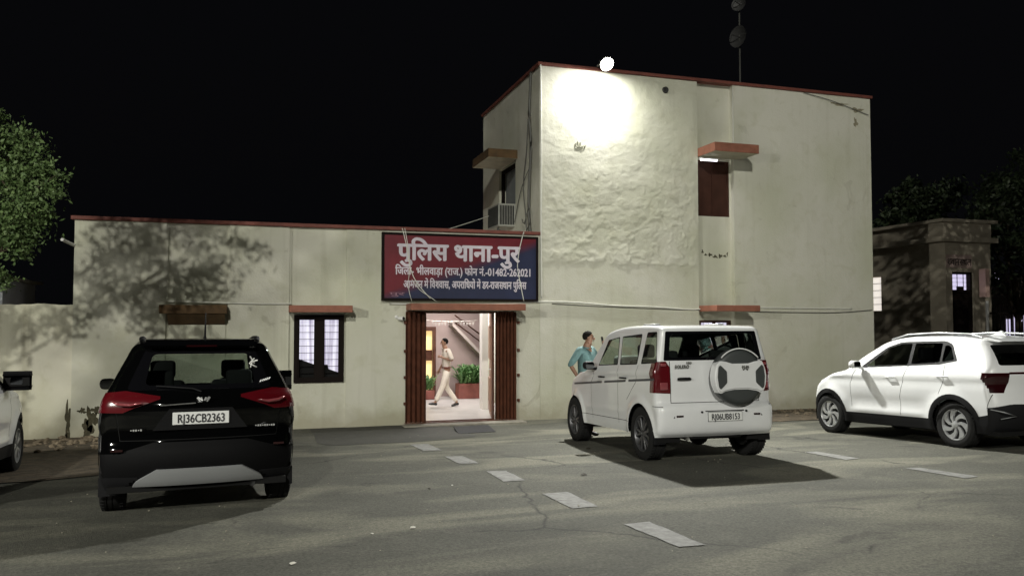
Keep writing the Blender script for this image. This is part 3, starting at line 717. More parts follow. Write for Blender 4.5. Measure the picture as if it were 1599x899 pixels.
# mast with dishes on the roof
mb = Vector((12.63, 19.0, 7.6)); ms = thing('antenna_mast', 'thin roof mast carrying two grid dish antennas above the tower', 'antenna', tuple(mb))
bm = bmesh.new(); tube(bm, [(0, 0, 0), (0, 0, 4.4)], .022, 8); new_obj('mast', bm, M_cabledk, ms)
M_dish = mat('dish_grey', (.05, .05, .05), .6)
def dish(z, yaw, r=.30):
    bm = bmesh.new(); rings = lathe(bm, [(.02, .0), (r*.35, -.012), (r*.7, -.05), (r, -.10)], 20, 'y'); 
    tube(bm, [(0, 0, 0), (0, -.34, 0)], .012, 6); tube(bm, [(r*.9, -.08, 0), (0, -.34, 0)], .006, 4); tube(bm, [(-r*.9, -.08, 0), (0, -.34, 0)], .006, 4)
    bmesh.ops.rotate(bm, verts=bm.verts, cent=(0, 0, 0), matrix=Matrix.Rotation(yaw, 3, 'Z')); bmesh.ops.translate(bm, verts=bm.verts, vec=(0, -.03, z))
    new_obj('dish', bm, M_dish, ms, smooth_angle=60)
dish(2.45, R(-75), .30); dish(3.36, R(-55), .20)

# door mat
m0, m1 = atG(742, 671), atG(735, 675)
bm = bmesh.new(); p0, p1, p2, p3 = atG(708, 670), atG(762, 667), atG(774, 674), atG(716, 677)
prism(bm, [(p.x, p.y) for p in (p3, p2, p1, p0)], 'z', gz(0, (p0.y+p3.y)/2)+.008, gz(0, (p0.y+p3.y)/2)+.03)
tag(new_obj('door_mat', bm, mat('rubber_mat', (.02, .02, .022), .9, bump=.006, bscale=60)), 'flat dark rubber mat lying outside the doorway', 'door mat')

# ================================================================== COMPOUND WALL, NEIGHBOURS
cw = thing('compound_wall', 'old whitewashed compound wall running left from the low wing', 'wall', (-8, W, 0))
bm = bmesh.new(); nx = 90; A = []; rr = random.Random(5)
topz = [2.50+.03*mn.noise(Vector((i*.31, 0, 2)))+.03*mn.noise(Vector((i*1.1, 0, 5))) for i in range(nx+1)]
xx = [-14+(14-3.365)*i/nx for i in range(nx+1)]
vf = [[bm.verts.new((x, W+.04, -.1)), bm.verts.new((x, W+.04, z)), bm.verts.new((x, W+.26, z)), bm.verts.new((x, W+.26, -.1))] for x, z in zip(xx, topz)]
for i in range(nx):
    for k in range(3): bm.faces.new((vf[i][k], vf[i+1][k], vf[i+1][k+1], vf[i][k+1]))
bm.faces.new(vf[0]); bm.faces.new(vf[-1]); bmesh.ops.recalc_face_normals(bm, faces=bm.faces[:])
new_obj('wall', bm, M_wallold, cw, off=(-8, W, 0))
def blotch(c, w, h, seed, y=W-.004, m=None, name='flaked_patch', parent=None, off=None):
    rr = random.Random(seed); n = 34; pts = []
    ph = [rr.uniform(0, 6.28) for _ in range(6)]
    for k in range(n):
        a = 2*math.pi*k/n; r = 1+.3*math.sin(3*a+ph[0])+.22*math.sin(5*a+ph[1])+.16*math.sin(9*a+ph[2])+rr.uniform(-.12, .12)
        pts.append((c[0]+.5*w*r*math.cos(a), c[1]+.5*h*r*math.sin(a)))
    bm = bmesh.new(); prism(bm, pts, 'y', y, y+.012); return new_obj(name, bm, m, parent, off=off)
M_bare = mat('bare_damp_plaster', (.085, .075, .045), .95, var=.5, scale=14, bump=.01, bscale=30)
M_bare2 = mat('pale_bare_plaster', (.30, .27, .18), .95, var=.4, scale=10, bump=.01, bscale=30)
P_ = lambda px, py: (atY(px, py, W).x, atY(px, py, W).z)
for px, py, w, h, sd_ in ((105, 655, .09, .62, 1), (107, 684, .1, .3, 2), (143, 655, .2, .35, 3), (136, 672, .16, .4, 4), (128, 641, .12, .10, 5), (150, 640, .14, .14, 6)):
    blotch(P_(px, py), w, h, sd_, W-.004, M_bare, 'flaked_patch', st, bx_loc) if px > 110 else blotch(P_(px, py), w, h, sd_, W+.034, M_bare, 'flaked_patch', cw, (-8, W, 0))
for px, py, w, h, sd_ in ((1102, 392, .05, .08, 11), (1107, 397, .07, .05, 12), (1114, 397, .10, .07, 13), (1122, 400, .12, .06, 17), (1130, 399, .10, .08, 18), (1137, 399, .08, .05, 19), (1141, 396, .03, .09, 20)): blotch(P_(px, py), w, h, sd_, W+.146, M_bare, 'soot_mark', st, bx_loc)
for px, py, w, h, sd_ in ((1338, 172, .35, .10, 14), (1310, 163, .4, .08, 15), (1336, 192, .12, .2, 16)): blotch(P_(px, py), w, h, sd_, W-.003, M_bare2, 'flaked_patch', st, bx_loc)

# pale shed behind the compound wall
sh = thing('shed', 'whitewashed shed half hidden behind the tree and the compound wall', 'shed', (-8, 22.5, 0))
bm = bmesh.new(); bx(bm, -3.5, 1.95, 0, 3.0, 0, 3.2); new_obj('wall', bm, mat('blue_whitewash', (.70, .73, .76), .9, var=.3, scale=2), sh)
bm = bmesh.new(); bx(bm, -3.7, 2.1, -.2, 3.2, 3.202, 3.28); new_obj('roof', bm, M_under, sh)

# annex on the right
AX, AY = 19.6, 18.9
an = thing('annex_building', 'low dark outbuilding with a lit barred fanlight, right of the tower', 'building', (AX, AY, 0))
M_an = mat('annex_plaster', (.42, .37, .29), .9, var=.25, scale=2, bump=.01, bscale=8)
bm = bmesh.new(); panel(bm, 0, 1.75, 0, 4.55, 0, .3, [(.24, 1.06, .3, 3.66)])
bx(bm, 0, .3, .301, 2.62, 0, 4.55); bx(bm, 0, .3, 3.6, 8, 0, 4.55); bx(bm, 0, .3, 2.621, 3.599, 0, 2.5); bx(bm, 0, .3, 2.621, 3.599, 3.65, 4.55); bx(bm, 1.45, 1.75, .301, 8, 0, 4.55)
new_obj('wall', bm, M_an, an)
bm = bmesh.new(); bx(bm, -.3, 1.85, -.2, 8, 4.552, 4.70); bx(bm, -.05, 1.8, 0.0, 8, 4.702, 5.15); bx(bm, -.2, 1.95, -.12, 8, 5.152, 5.25); new_obj('roof', bm, M_an, an)
bm = bmesh.new(); bx(bm, .26, 1.04, .12, .17, .3, 3.05); frame(bm, .245, 1.055, .3, 3.655, .06, .05, .2); bx(bm, .3, 1.0, .06, .19, 3.04, 3.12); adr = new_obj('door', bm, M_blackpaint, an)
M_cool = mat('lit_room_cool', (.7, .7, .8), .5, emit=.9, ecol=(.74, .68, .95))
bm = bmesh.new(); bx(bm, .30, 1.0, .21, .23, 3.12, 3.6); new_obj('fanlight', bm, M_cool, adr)
bm = bmesh.new()
for k in range(1, 3): tube(bm, [(.30+k*.235, .1, 3.1), (.30+k*.235, .1, 3.6)], .012, 6)
for k in range(1, 4): tube(bm, [(.3, .1, 3.1+k*.125), (1.0, .1, 3.1+k*.125)], .006, 6)
bx(bm, .52, .76, .07, .12, 3.1, 3.22); new_obj('fanlight_bars', bm, M_blackpaint, adr)
bm = bmesh.new(); bx(bm, .1, .14, 2.64, 3.58, 2.52, 3.63); wn = new_obj('window', bm, mat('lit_room_warmwhite', (.8, .75, .65), .5, emit=.85, ecol=(.95, .88, .80)), an)
bm = bmesh.new()
for k in range(1, 5): tube(bm, [(.03, 2.62, 2.5+k*.23), (.03, 3.6, 2.5+k*.23)], .01, 6)
new_obj('window_bars', bm, M_blackpaint, wn)
bm = bmesh.new(); bx(bm, .02, 1.0, -.006, -.001, 3.78, 4.18); new_obj('name_panel', bm, mat('name_panel', (.40, .30, .27), .8), an)
bm, w_ = text_run(['~श', 'वान', '~स', 'थल'], .30, 1, .006); bmesh.ops.scale(bm, verts=bm.verts, vec=(.92/w_, 1, 1)); bmesh.ops.translate(bm, verts=bm.verts, vec=(.06, -.010, 3.86))
new_obj('lettering', bm, mat('dark_letter', (.03, .02, .02), .7), an)
bm = bmesh.new(); bx(bm, 1.15, 1.30, -.35, -.12, 2.9, 3.75); new_obj('lit_post', bm, mat('pinkish_post', (.6, .4, .35), .8), an)

# iron gate and back building far right
gp = atY(1542, 500, 17.6)
ig = thing('iron_gate', 'tall dark barred iron gate with one pale post, right of the outbuilding', 'gate', (gp.x, 17.6, 0))
bm = bmesh.new()
for k in range(22): tube(bm, [(.2+k*.14, 0, .15), (.2+k*.14, 0, 2.55+.12*math.sin(k*.55))], .016, 6)
for z in (.3, 1.3, 2.4): bx(bm, .1, 3.3, -.02, .02, z-.025, z+.025)
new_obj('gate_bars', bm, M_blackpaint, ig)
bm = bmesh.new(); tube(bm, [(0, 0, 0), (0, 0, 2.75)], .04, 10); new_obj('gate_post', bm, M_white, ig, label='pale round gate post')
bb = thing('rear_block', 'far building with a few lit window strips behind the iron gate', 'building', (24.0, 26.0, 0))
bm = bmesh.new(); bx(bm, 0, 12, 0, 6, 0, 4.2); new_obj('wall', bm, mat('rear_wall', (.20, .17, .14), .9, var=.3, scale=1.5), bb)
for i, (px0, px1, py0, py1) in enumerate(((1572, 1578, 498, 524), (1584, 1589, 492, 523), (1591, 1599, 486, 526), (1552, 1560, 426, 440))):
    a = atY(px0, py0, 25.97); b = atY(px1, py1, 25.97); bm = bmesh.new(); bx(bm, a.x-24, b.x-24, -.04, -.002, min(a.z, b.z), max(a.z, b.z)); new_obj('window', bm, M_cool, bb)

# ================================================================== PLANTS
def leaves_mesh(name, pts, size, m, parent=None, off=None, normal_up=.3, aspect=2.0):
    n = len(pts); P = np.array(pts)
    a = rng.normal(size=(n, 3)); a /= np.linalg.norm(a, axis=1)[:, None]
    b = rng.normal(size=(n, 3)); b -= (a*b).sum(1)[:, None]*a; b /= np.linalg.norm(b, axis=1)[:, None]
    s = size*(.6+.8*rng.random(n))[:, None]
    V = np.concatenate([P-a*s*aspect*.5, P+b*s*.5, P+a*s*aspect*.5, P-b*s*.5], axis=0)
    F = [(i, i+n, i+2*n, i+3*n) for i in range(n)]
    if off is not None: V = V-np.array(off)
    me = bpy.data.meshes.new(name); me.from_pydata(V.tolist(), [], F); me.materials.append(m); o = bpy.data.objects.new(name, me); COL.objects.link(o)
    if parent: o.parent = parent
    return o
def leafmat(name, c0, c1):
    m = bpy.data.materials.new(name); m.use_nodes = True; N, L = nt(m); b = N['Principled BSDF']; b.inputs['Roughness'].default_value = .6
    g = N.new('ShaderNodeNewGeometry'); r = N.new('ShaderNodeValToRGB'); r.color_ramp.elements[0].color = (*c0, 1); r.color_ramp.elements[1].color = (*c1, 1)
    L.new(g.outputs['Random Per Island'], r.inputs[0]); L.new(r.outputs[0], b.inputs['Base Color'])
    b.inputs['Subsurface Weight'].default_value = 0; return m
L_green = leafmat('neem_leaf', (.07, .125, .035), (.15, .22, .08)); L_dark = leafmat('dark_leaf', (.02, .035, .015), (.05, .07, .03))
M_bark = mat('bark', (.10, .075, .05), .9, var=.4, scale=8, bump=.02, bscale=12)
def tree(name, label, base, clumps, n_leaf, size, m, cat='tree', group=None, trunk_r=.16, twig=14, limb=1):
    t = thing(name, label, cat, base, 0, group); B = Vector(base); bm = bmesh.new(); rr = random.Random(len(clumps)*7+int(base[0]*10))
    zc = min(c[2] for c in clumps); fork = B+Vector((0, 0, max(.8, (zc-B.z)*.6)))
    tube(bm, [tuple(B-Vector((0, 0, .1))), tuple(B.lerp(fork, .5)+Vector((.05, .03, 0))), tuple(fork)], [trunk_r, trunk_r*.85, trunk_r*.7], 10)
    for c in clumps[::limb]:
        C_ = Vector(c[:3]); mid = fork.lerp(C_, .5)+Vector((rr.uniform(-.2, .2), rr.uniform(-.2, .2), .15)); tube(bm, [tuple(fork), tuple(mid), tuple(C_)], [trunk_r*.5, trunk_r*.3, .02], 7)
        for k in range(4):
            e = C_+Vector((rr.uniform(-1, 1), rr.uniform(-1, 1), rr.uniform(-.6, .8)))*c[3]*.8; tube(bm, [tuple(mid.lerp(C_, .7)), tuple(e)], [.025, .008], 5)
    new_obj('trunk', bm, M_bark, t, off=base)
    pts = []; tot = sum(c[3]**2 for c in clumps)
    for c in clumps:
        k = int(n_leaf*c[3]**2/tot); ns = max(6, twig)
        # sub-clusters on the clump's shell
        for s in range(ns):
            d = rng.normal(size=3); d /= np.linalg.norm(d); rad = c[3]*(.45+.6*rng.random()); cc = np.array(c[:3])+d*rad*np.array([1, 1, .75])
            sr = c[3]*(.16+.2*rng.random())
            q = rng.normal(size=(k//ns+1, 3))*sr*np.array([1, 1, .6])*.75
            q[:, 2] -= .25*(q[:, 0]**2+q[:, 1]**2)/max(sr, .05)
            pts += (cc+q).tolist()
    leaves_mesh('crown', pts, size, m, t, off=base)
    return t
tree('neem_tree', 'leafy green tree lit from the front behind the compound wall at the left edge', (-6.4, 18.6, 0),
     [(-5.0, 18.2, 5.6, .85), (-4.35, 17.9, 5.0, .62), (-5.7, 18.0, 6.3, .7), (-4.9, 17.8, 4.2, .75), (-6.3, 18.4, 5.2, 1.0), (-4.55, 17.75, 3.75, .42), (-5.6, 17.9, 3.35, .65), (-6.6, 18.2, 4.0, .9), (-4.95, 17.8, 3.1, .35), (-6.8, 19, 6.4, .9), (-7.8, 18.6, 5.2, 1.1), (-5.7, 17.8, 2.95, .5), (-6.5, 18, 3.1, .6), (-4.3, 17.7, 4.35, .4)], 40000, .045, L_green, twig=34)
cr = random.Random(21); cl_ = []
for k in range(58):
    u = cr.random(); x_ = -2.4-6.2*u**.8; cl_.append((x_, 7.7+cr.uniform(-.7, .7), 7.6-.42*(abs(x_)-2.4)+cr.uniform(-.9, .9), cr.uniform(.30, .62)))
cl_ += [(-7.2, 7.7, 4.6, .4), (-8.0, 7.5, 4.9, .5), (-6.6, 7.9, 4.7, .3), (-8.6, 7.7, 4.4, .45), (-7.6, 7.9, 4.1, .3)]
tree('neem_tree', 'second neem tree beside the road, spreading above the left edge of the picture', (-9.6, 7.6, .35), cl_, 12500, .05, L_green, twig=22, trunk_r=.06, limb=8)
tree('neem_tree', 'big dense neem tree added unseen beyond the right edge of the picture to shade the outbuilding', (15.8, 5.6, .45),  # added out of view to keep the mast light off the outbuilding
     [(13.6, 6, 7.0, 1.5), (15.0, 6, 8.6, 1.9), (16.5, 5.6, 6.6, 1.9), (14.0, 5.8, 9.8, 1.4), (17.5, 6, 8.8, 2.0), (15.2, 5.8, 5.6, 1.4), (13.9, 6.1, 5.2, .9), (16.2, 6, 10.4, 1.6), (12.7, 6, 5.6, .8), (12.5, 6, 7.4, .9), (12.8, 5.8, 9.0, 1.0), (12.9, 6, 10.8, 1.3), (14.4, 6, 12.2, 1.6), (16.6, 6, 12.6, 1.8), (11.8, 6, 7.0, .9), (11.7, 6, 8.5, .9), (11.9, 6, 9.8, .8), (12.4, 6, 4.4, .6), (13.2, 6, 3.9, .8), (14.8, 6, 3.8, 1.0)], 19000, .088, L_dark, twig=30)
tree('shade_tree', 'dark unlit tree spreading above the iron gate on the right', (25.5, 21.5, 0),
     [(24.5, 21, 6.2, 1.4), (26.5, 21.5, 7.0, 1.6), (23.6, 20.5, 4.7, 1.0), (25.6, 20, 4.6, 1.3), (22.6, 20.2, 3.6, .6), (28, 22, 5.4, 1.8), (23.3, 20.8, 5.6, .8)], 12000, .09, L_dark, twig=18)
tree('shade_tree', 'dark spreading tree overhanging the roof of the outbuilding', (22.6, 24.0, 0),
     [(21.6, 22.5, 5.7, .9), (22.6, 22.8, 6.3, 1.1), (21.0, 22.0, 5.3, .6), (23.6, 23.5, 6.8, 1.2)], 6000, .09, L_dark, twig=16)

# planters in the yard
M_terra = mat('red_planter', (.30, .10, .08), .8, var=.3, scale=6)
def planter(x, y, w, d, h, nl, label, spread=.45, tall=.55, n=8):
    t = thing('potted_plant', label, 'plant', (x, y, .028), 0, 'plants in the yard behind the doorway'); bm = bmesh.new()
    bx(bm, -w/2, w/2, -d/2, d/2, 0, h, 0, .02); new_obj('planter', bm, M_terra, t)
    bm = bmesh.new()
    for i in range(nl):
        a = random.uniform(0, 6.28); bx0 = Vector((random.uniform(-w*.4, w*.4), random.uniform(-d*.3, d*.3), h)); ln = random.uniform(.35, 1)*tall; sw = random.uniform(.2, 1)**.7*spread
        prev = None
        for k in range(6):
            u = k/5; c = bx0+Vector((math.cos(a)*sw*u, math.sin(a)*sw*u, ln*(1.5*u-1.0*u*u))); wd = .026*math.sin(math.pi*min(.97, u*.85+.12)); s_ = Vector((-math.sin(a), math.cos(a), 0))*wd
            cur = (bm.verts.new(c-s_), bm.verts.new(c+s_))
            if prev: bm.faces.new((prev[0], prev[1], cur[1], cur[0]))
            prev = cur
    new_obj('foliage', bm, leafmat('fern_leaf', (.06, .15, .04), (.17, .32, .12)) if 'fern_leaf' not in bpy.data.materials else bpy.data.materials['fern_leaf'], t)
pp = atY(735, 620, 21.8)
planter(pp.x+.1, 21.8, 1.0, .4, .42, 330, 'bushy green fern in a red trough at the foot of the yard stair', .62, .95)
planter(atY(668, 620, 21.9).x-.05, 21.9, .4, .4, .25, 60, 'small leafy plant beside the warm lit doorway', .3, .75)
planter(pp.x+1.0, 21.7, .8, .4, .42, 80, 'second fern trough half hidden by the white pillar', .4, .6)

# rubble and litter
def stones(name, n, region, smin, smax, m, label=None):
    bm = bmesh.new()
    for i in range(n):
        x, y = region(); s = random.uniform(smin, smax)**1.0; r = bmesh.ops.create_icosphere(bm, subdivisions=1, radius=s)
        sc = Vector((random.uniform(.7, 1.4), random.uniform(.7, 1.3), random.uniform(.35, .8)))
        for v in r['verts']: v.co = Vector((v.co.x*sc.x*random.uniform(.8, 1.2), v.co.y*sc.y*random.uniform(.8, 1.2), v.co.z*sc.z))+Vector((x, y, gz(x, y)+.012+s*.2))
    return tag(new_obj(name, bm, m), kind='stuff')
M_stone = mat('rubble_stone', (.24, .19, .13), .95, var=.5, scale=20)
tag(stones('rubble', 420, lambda: (random.uniform(-6, -.3), 16.75-abs(random.gauss(0, 1.1))), .012, .07, M_stone), 'loose stones and soil heaped along the foot of the left wall', 'rubble')
tag(stones('rubble', 160, lambda: (random.uniform(8.3, 13.5), 16.7-abs(random.gauss(0, .7))), .012, .06, M_stone), 'loose stones and soil along the foot of the tower wall', 'rubble')
tag(stones('road_grit', 260, lambda: (random.uniform(-5, 9), random.uniform(4.5, 15)), .003, .009, mat('grit', (.3, .28, .22), .9)), 'small grit and crumbs scattered over the asphalt', 'grit')
M_paper = mat('scrap_paper', (.62, .60, .54), .8)
def scrap(px, py, s, label, m=M_paper):
    p = atG(px, py); bm = bmesh.new(); rr = random.Random(px)
    vs = [bm.verts.new((math.cos(a)*s*rr.uniform(.6, 1), math.sin(a)*s*rr.uniform(.6, 1), rr.uniform(0, .35)*s)) for a in [k*math.pi/3 for k in range(6)]]; c = bm.verts.new((0, 0, s*.5))
    for k in range(6): bm.faces.new((vs[k], vs[(k+1) % 6], c))
    o = new_obj('litter', bm, m); o.location = (p.x, p.y, gz(p.x, p.y)+.006); return tag(o, label, 'litter')
scrap(645, 825, .035, 'crumpled white scrap on the asphalt in the middle foreground'); scrap(457, 881, .03, 'small white scrap near the bottom edge of the picture')
scrap(706, 758, .018, 'tiny pale scrap on the road below the third painted dash'); scrap(581, 834, .018, 'tiny pale scrap left of the bigger crumpled scrap')
M_leafdry = mat('dry_leaf', (.03, .025, .015), .8)
scrap(912, 742, .05, 'dark dry leaf on the road below the left wheels of the square white car', M_leafdry); scrap(918, 701, .05, 'dark dry leaf beside the front wheel of the square white car', M_leafdry); scrap(670, 764, .03, 'dark dry leaf near the painted dashes', M_leafdry)
# ================================================================== CARS
def resample(pts, n, cluster=False):
    P = [np.array(p, float) for p in pts]; dense = []
    for i in range(len(P)-1):                              # Catmull-Rom, centripetal-ish, then by arc length
        p0, p1, p2, p3 = P[max(i-1, 0)], P[i], P[i+1], P[min(i+2, len(P)-1)]
        l = np.linalg.norm(p2-p1); 
        m1 = (p2-p0)/(np.linalg.norm(p2-p1)+np.linalg.norm(p1-p0)+1e-9)*l if i > 0 else (p2-p1)
        m2 = (p3-p1)/(np.linalg.norm(p3-p2)+np.linalg.norm(p2-p1)+1e-9)*l if i < len(P)-2 else (p2-p1)
        for k in range(16):
            t = k/16; h = (2*t**3-3*t**2+1, t**3-2*t**2+t, -2*t**3+3*t**2, t**3-t**2)
            dense.append(h[0]*p1+h[1]*m1+h[2]*p2+h[3]*m2)
    dense.append(P[-1]); D = np.array(dense); s = np.r_[0, np.cumsum(np.linalg.norm(np.diff(D, axis=0), axis=1))]; s /= s[-1]
    t = np.linspace(0, 1, n)
    if cluster: t = .35*t+.65*(.5-.5*np.cos(math.pi*t))
    return np.c_[np.interp(t, s, D[:, 0]), np.interp(t, s, D[:, 1])]
class Shell:
    """Car skin from a side silhouette, a width law and an edge radius; regions can be cut out of it along any outline."""
    def __init__(s, rear, top, front, zb, wz, kr, kf, Rz, extra=None, nu=120, nv=56, nw=44):
        s.wz = np.array(wz); Lr = resample(rear, nv, True); Tp = resample(top, nu, True); Fr = resample(front, nv, True)[::-1]
        x0, x1 = Lr[0][0], Fr[0][0]; t = np.linspace(0, 1, nu); t = .35*t+.65*(.5-.5*np.cos(math.pi*t))
        Bt = np.c_[x0+(x1-x0)*t, np.full(nu, zb)]
        v = np.linspace(0, 1, nv); v = .35*v+.65*(.5-.5*np.cos(math.pi*v))
        U, V = np.meshgrid(t, v)                            # V rows
        S = ((1-V)[..., None]*Bt[None, :, :]+V[..., None]*Tp[None, :, :]+(1-U)[..., None]*Lr[:, None, :]+U[..., None]*Fr[:, None, :]
             - ((1-U)*(1-V))[..., None]*Lr[0]-(U*(1-V))[..., None]*Fr[0]-((1-U)*V)[..., None]*Lr[-1]-(U*V)[..., None]*Fr[-1])
        out = np.r_[resample(rear, 160), resample(top, 400), resample(front, 120)]
        A, B = out[:-1], out[1:]
        def dist(p):
            p = p.reshape(-1, 1, 2); d = B-A; L2 = (d**2).sum(1)+1e-12; tt = np.clip(((p-A)*d).sum(2)/L2, 0, 1)
            q = A+tt[..., None]*d; return np.sqrt(((p-q)**2).sum(2).min(1))
        def w(x, z):
            ww = np.interp(z, s.wz[:, 0], s.wz[:, 1])
            if extra: ww = ww+extra(x, z)
            return ww
        Rf = lambda z: np.interp(z, [r[0] for r in Rz], [r[1] for r in Rz])
        s.kr, s.kf, s.L = kr, kf, x1
        bm = bmesh.new()
        d = dist(S.reshape(-1, 2)).reshape(nv, nu); ww = w(S[..., 0], S[..., 1]); RR = Rf(S[..., 1]); dd = np.minimum(d, RR)
        Y = ww-RR+np.sqrt(np.maximum(0, RR**2-(RR-dd)**2))
        Y[:, 0] = (ww-RR)[:, 0]; Y[:, -1] = (ww-RR)[:, -1]; Y[-1, :] = (ww-RR)[-1, :]
        def addgrid(X, Yv, Z, flip):
            vs = [[bm.verts.new(s.warp(X[i, j], Yv[i, j], Z[i, j])) for j in range(X.shape[1])] for i in range(X.shape[0])]
            for i in range(X.shape[0]-1):
                for j in range(X.shape[1]-1):
                    q = (vs[i][j], vs[i][j+1], vs[i+1][j+1], vs[i+1][j])
                    bm.faces.new(q[::-1] if flip else q)
        addgrid(S[..., 0], -Y, S[..., 1], False); addgrid(S[..., 0], Y, S[..., 1], True)
        c = np.linspace(-1, 1, nw)
        for curve, fl in ((Lr, True), (Tp, False), (Fr, False)):
            hw = w(curve[:, 0], curve[:, 1])-Rf(curve[:, 1])
            X = np.repeat(curve[:, 0][:, None], nw, 1); Z = np.repeat(curve[:, 1][:, None], nw, 1)
            addgrid(X, hw[:, None]*c[None, :], Z, fl)
        bmesh.ops.remove_doubles(bm, verts=bm.verts, dist=.0006); bmesh.ops.dissolve_degenerate(bm, dist=.0003, edges=bm.edges)
        bmesh.ops.recalc_face_normals(bm, faces=bm.faces[:])
        big = max(bm.faces, key=lambda f: f.calc_center_median().z)
        if big.normal.z < 0: bmesh.ops.reverse_faces(bm, faces=bm.faces[:])
        bm.normal_update(); s.bm = bm
        s.kd = kdtree.KDTree(len(bm.verts)); s.nrm = []
        for i, vv in enumerate(bm.verts): s.kd.insert(vv.co, i); s.nrm.append(vv.normal.copy())
        s.kd.balance()
    def warp(s, x, y, z):
        q = (abs(y)/.85)
        fr = max(0, 1-x/1.1); ff = max(0, 1-(s.L-x)/1.3)
        x2 = x+s.kr*q**2.6*fr**1.5-s.kf*q**2.4*ff**1.5
        return (x2, y*(1-.05*ff**2), z+(.012*(1-q*q) if z > 1.5 else 0))
    def normal(s, co):
        n = Vector()
        for c, i, d in s.kd.find_n(co, 4): n += s.nrm[i]/(d+.002)
        return n.normalized()
    def cut(s, poly, axis, cond=None, remove=True):
        """split the skin along a 2-D outline; returns a bmesh of the region and (optionally) removes it"""
        bm = s.bm; ax = {'y': (0, 2), 'x': (1, 2), 'z': (0, 1)}[axis]
        lo = [min(p[k] for p in poly) for k in (0, 1)]; hi = [max(p[k] for p in poly) for k in (0, 1)]
        cand = []
        for f in bm.faces:
            c = f.calc_center_median()
            if cond and not cond(c, f.normal): continue
            a = [v.co[ax[0]] for v in f.verts]; b = [v.co[ax[1]] for v in f.verts]
            if max(a) < lo[0] or min(a) > hi[0] or max(b) < lo[1] or min(b) > hi[1]: continue
            cand.append(f)
        n = len(poly)
        for i in range(n):
            p, q = poly[i], poly[(i+1) % n]; d = (q[0]-p[0], q[1]-p[1])
            if math.hypot(*d) < 1e-5: continue
            co = [0, 0, 0]; co[ax[0]], co[ax[1]] = p; no = [0, 0, 0]; no[ax[0]], no[ax[1]] = -d[1], d[0]
            vs = {v for f in cand for v in f.verts}; es = {e for f in cand for e in f.edges}
            r = bmesh.ops.bisect_plane(bm, geom=cand+list(es)+list(vs), dist=1e-5, plane_co=co, plane_no=no)
            cand = [g for g in r['geom'] if isinstance(g, bmesh.types.BMFace) and g.is_valid]
        ins = []
        for f in cand:
            c = f.calc_center_median(); x, y = c[ax[0]], c[ax[1]]; inside = False
            for i in range(n):
                (x1, y1), (x2, y2) = poly[i], poly[(i+1) % n]
                if (y1 > y) != (y2 > y) and x < (x2-x1)*(y-y1)/(y2-y1)+x1: inside = not inside
            if inside: ins.append(f)
        out = bmesh.new(); mp = {}
        for f in ins:
            vv = []
            for v in f.verts:
                if v not in mp: mp[v] = out.verts.new(v.co)
                vv.append(mp[v])
            try: out.faces.new(vv)
            except ValueError: pass
        if remove and ins: bmesh.ops.delete(bm, geom=ins, context='FACES')
        return out
    def shape(s, bm, off=0.0, skirt=.0):
        """shift a cut piece along the skin normal and give it a rim"""
        base = {v: s.normal(v.co) for v in bm.verts}
        if skirt > 0:
            be = [e for e in bm.edges if e.is_boundary]
            r = bmesh.ops.extrude_edge_only(bm, edges=be); nv_ = [g for g in r['geom'] if isinstance(g, bmesh.types.BMVert)]
            for v in nv_: v.co -= s.normal(v.co)*(skirt)
        for v in bm.verts:
            if off: v.co += (base.get(v) or s.normal(v.co))*off
        return bm
    def obj(s, name, bm, m, parent, off=0.0, skirt=.0, label=None):
        s.shape(bm, off, skirt)
        me = bpy.data.meshes.new(name); bm.to_mesh(me); bm.free()
        for x in (m if isinstance(m, (list, tuple)) else [m]): me.materials.append(x)
        o = bpy.data.objects.new(name, me); COL.objects.link(o); o.parent = parent; me.shade_smooth()
        if skirt == 0 and len(me.vertices): me.normals_split_custom_set_from_vertices([s.normal(v.co) for v in me.vertices])
        elif len(me.vertices): me.set_sharp_from_angle(angle=R(45))
        if label: o['label'] = label
        return o

def circ(x, z, r, a0=0, a1=360, n=28): return [(x+r*math.cos(R(a0+(a1-a0)*k/n)), z+r*math.sin(R(a0+(a1-a0)*k/n))) for k in range(n+1)]
SIDE = lambda sg: (lambda c, n: n.y*sg > .25 and c.y*sg > .3)
REAR = lambda xm=1.2: (lambda c, n: n.x < -.12 and c.x < xm)

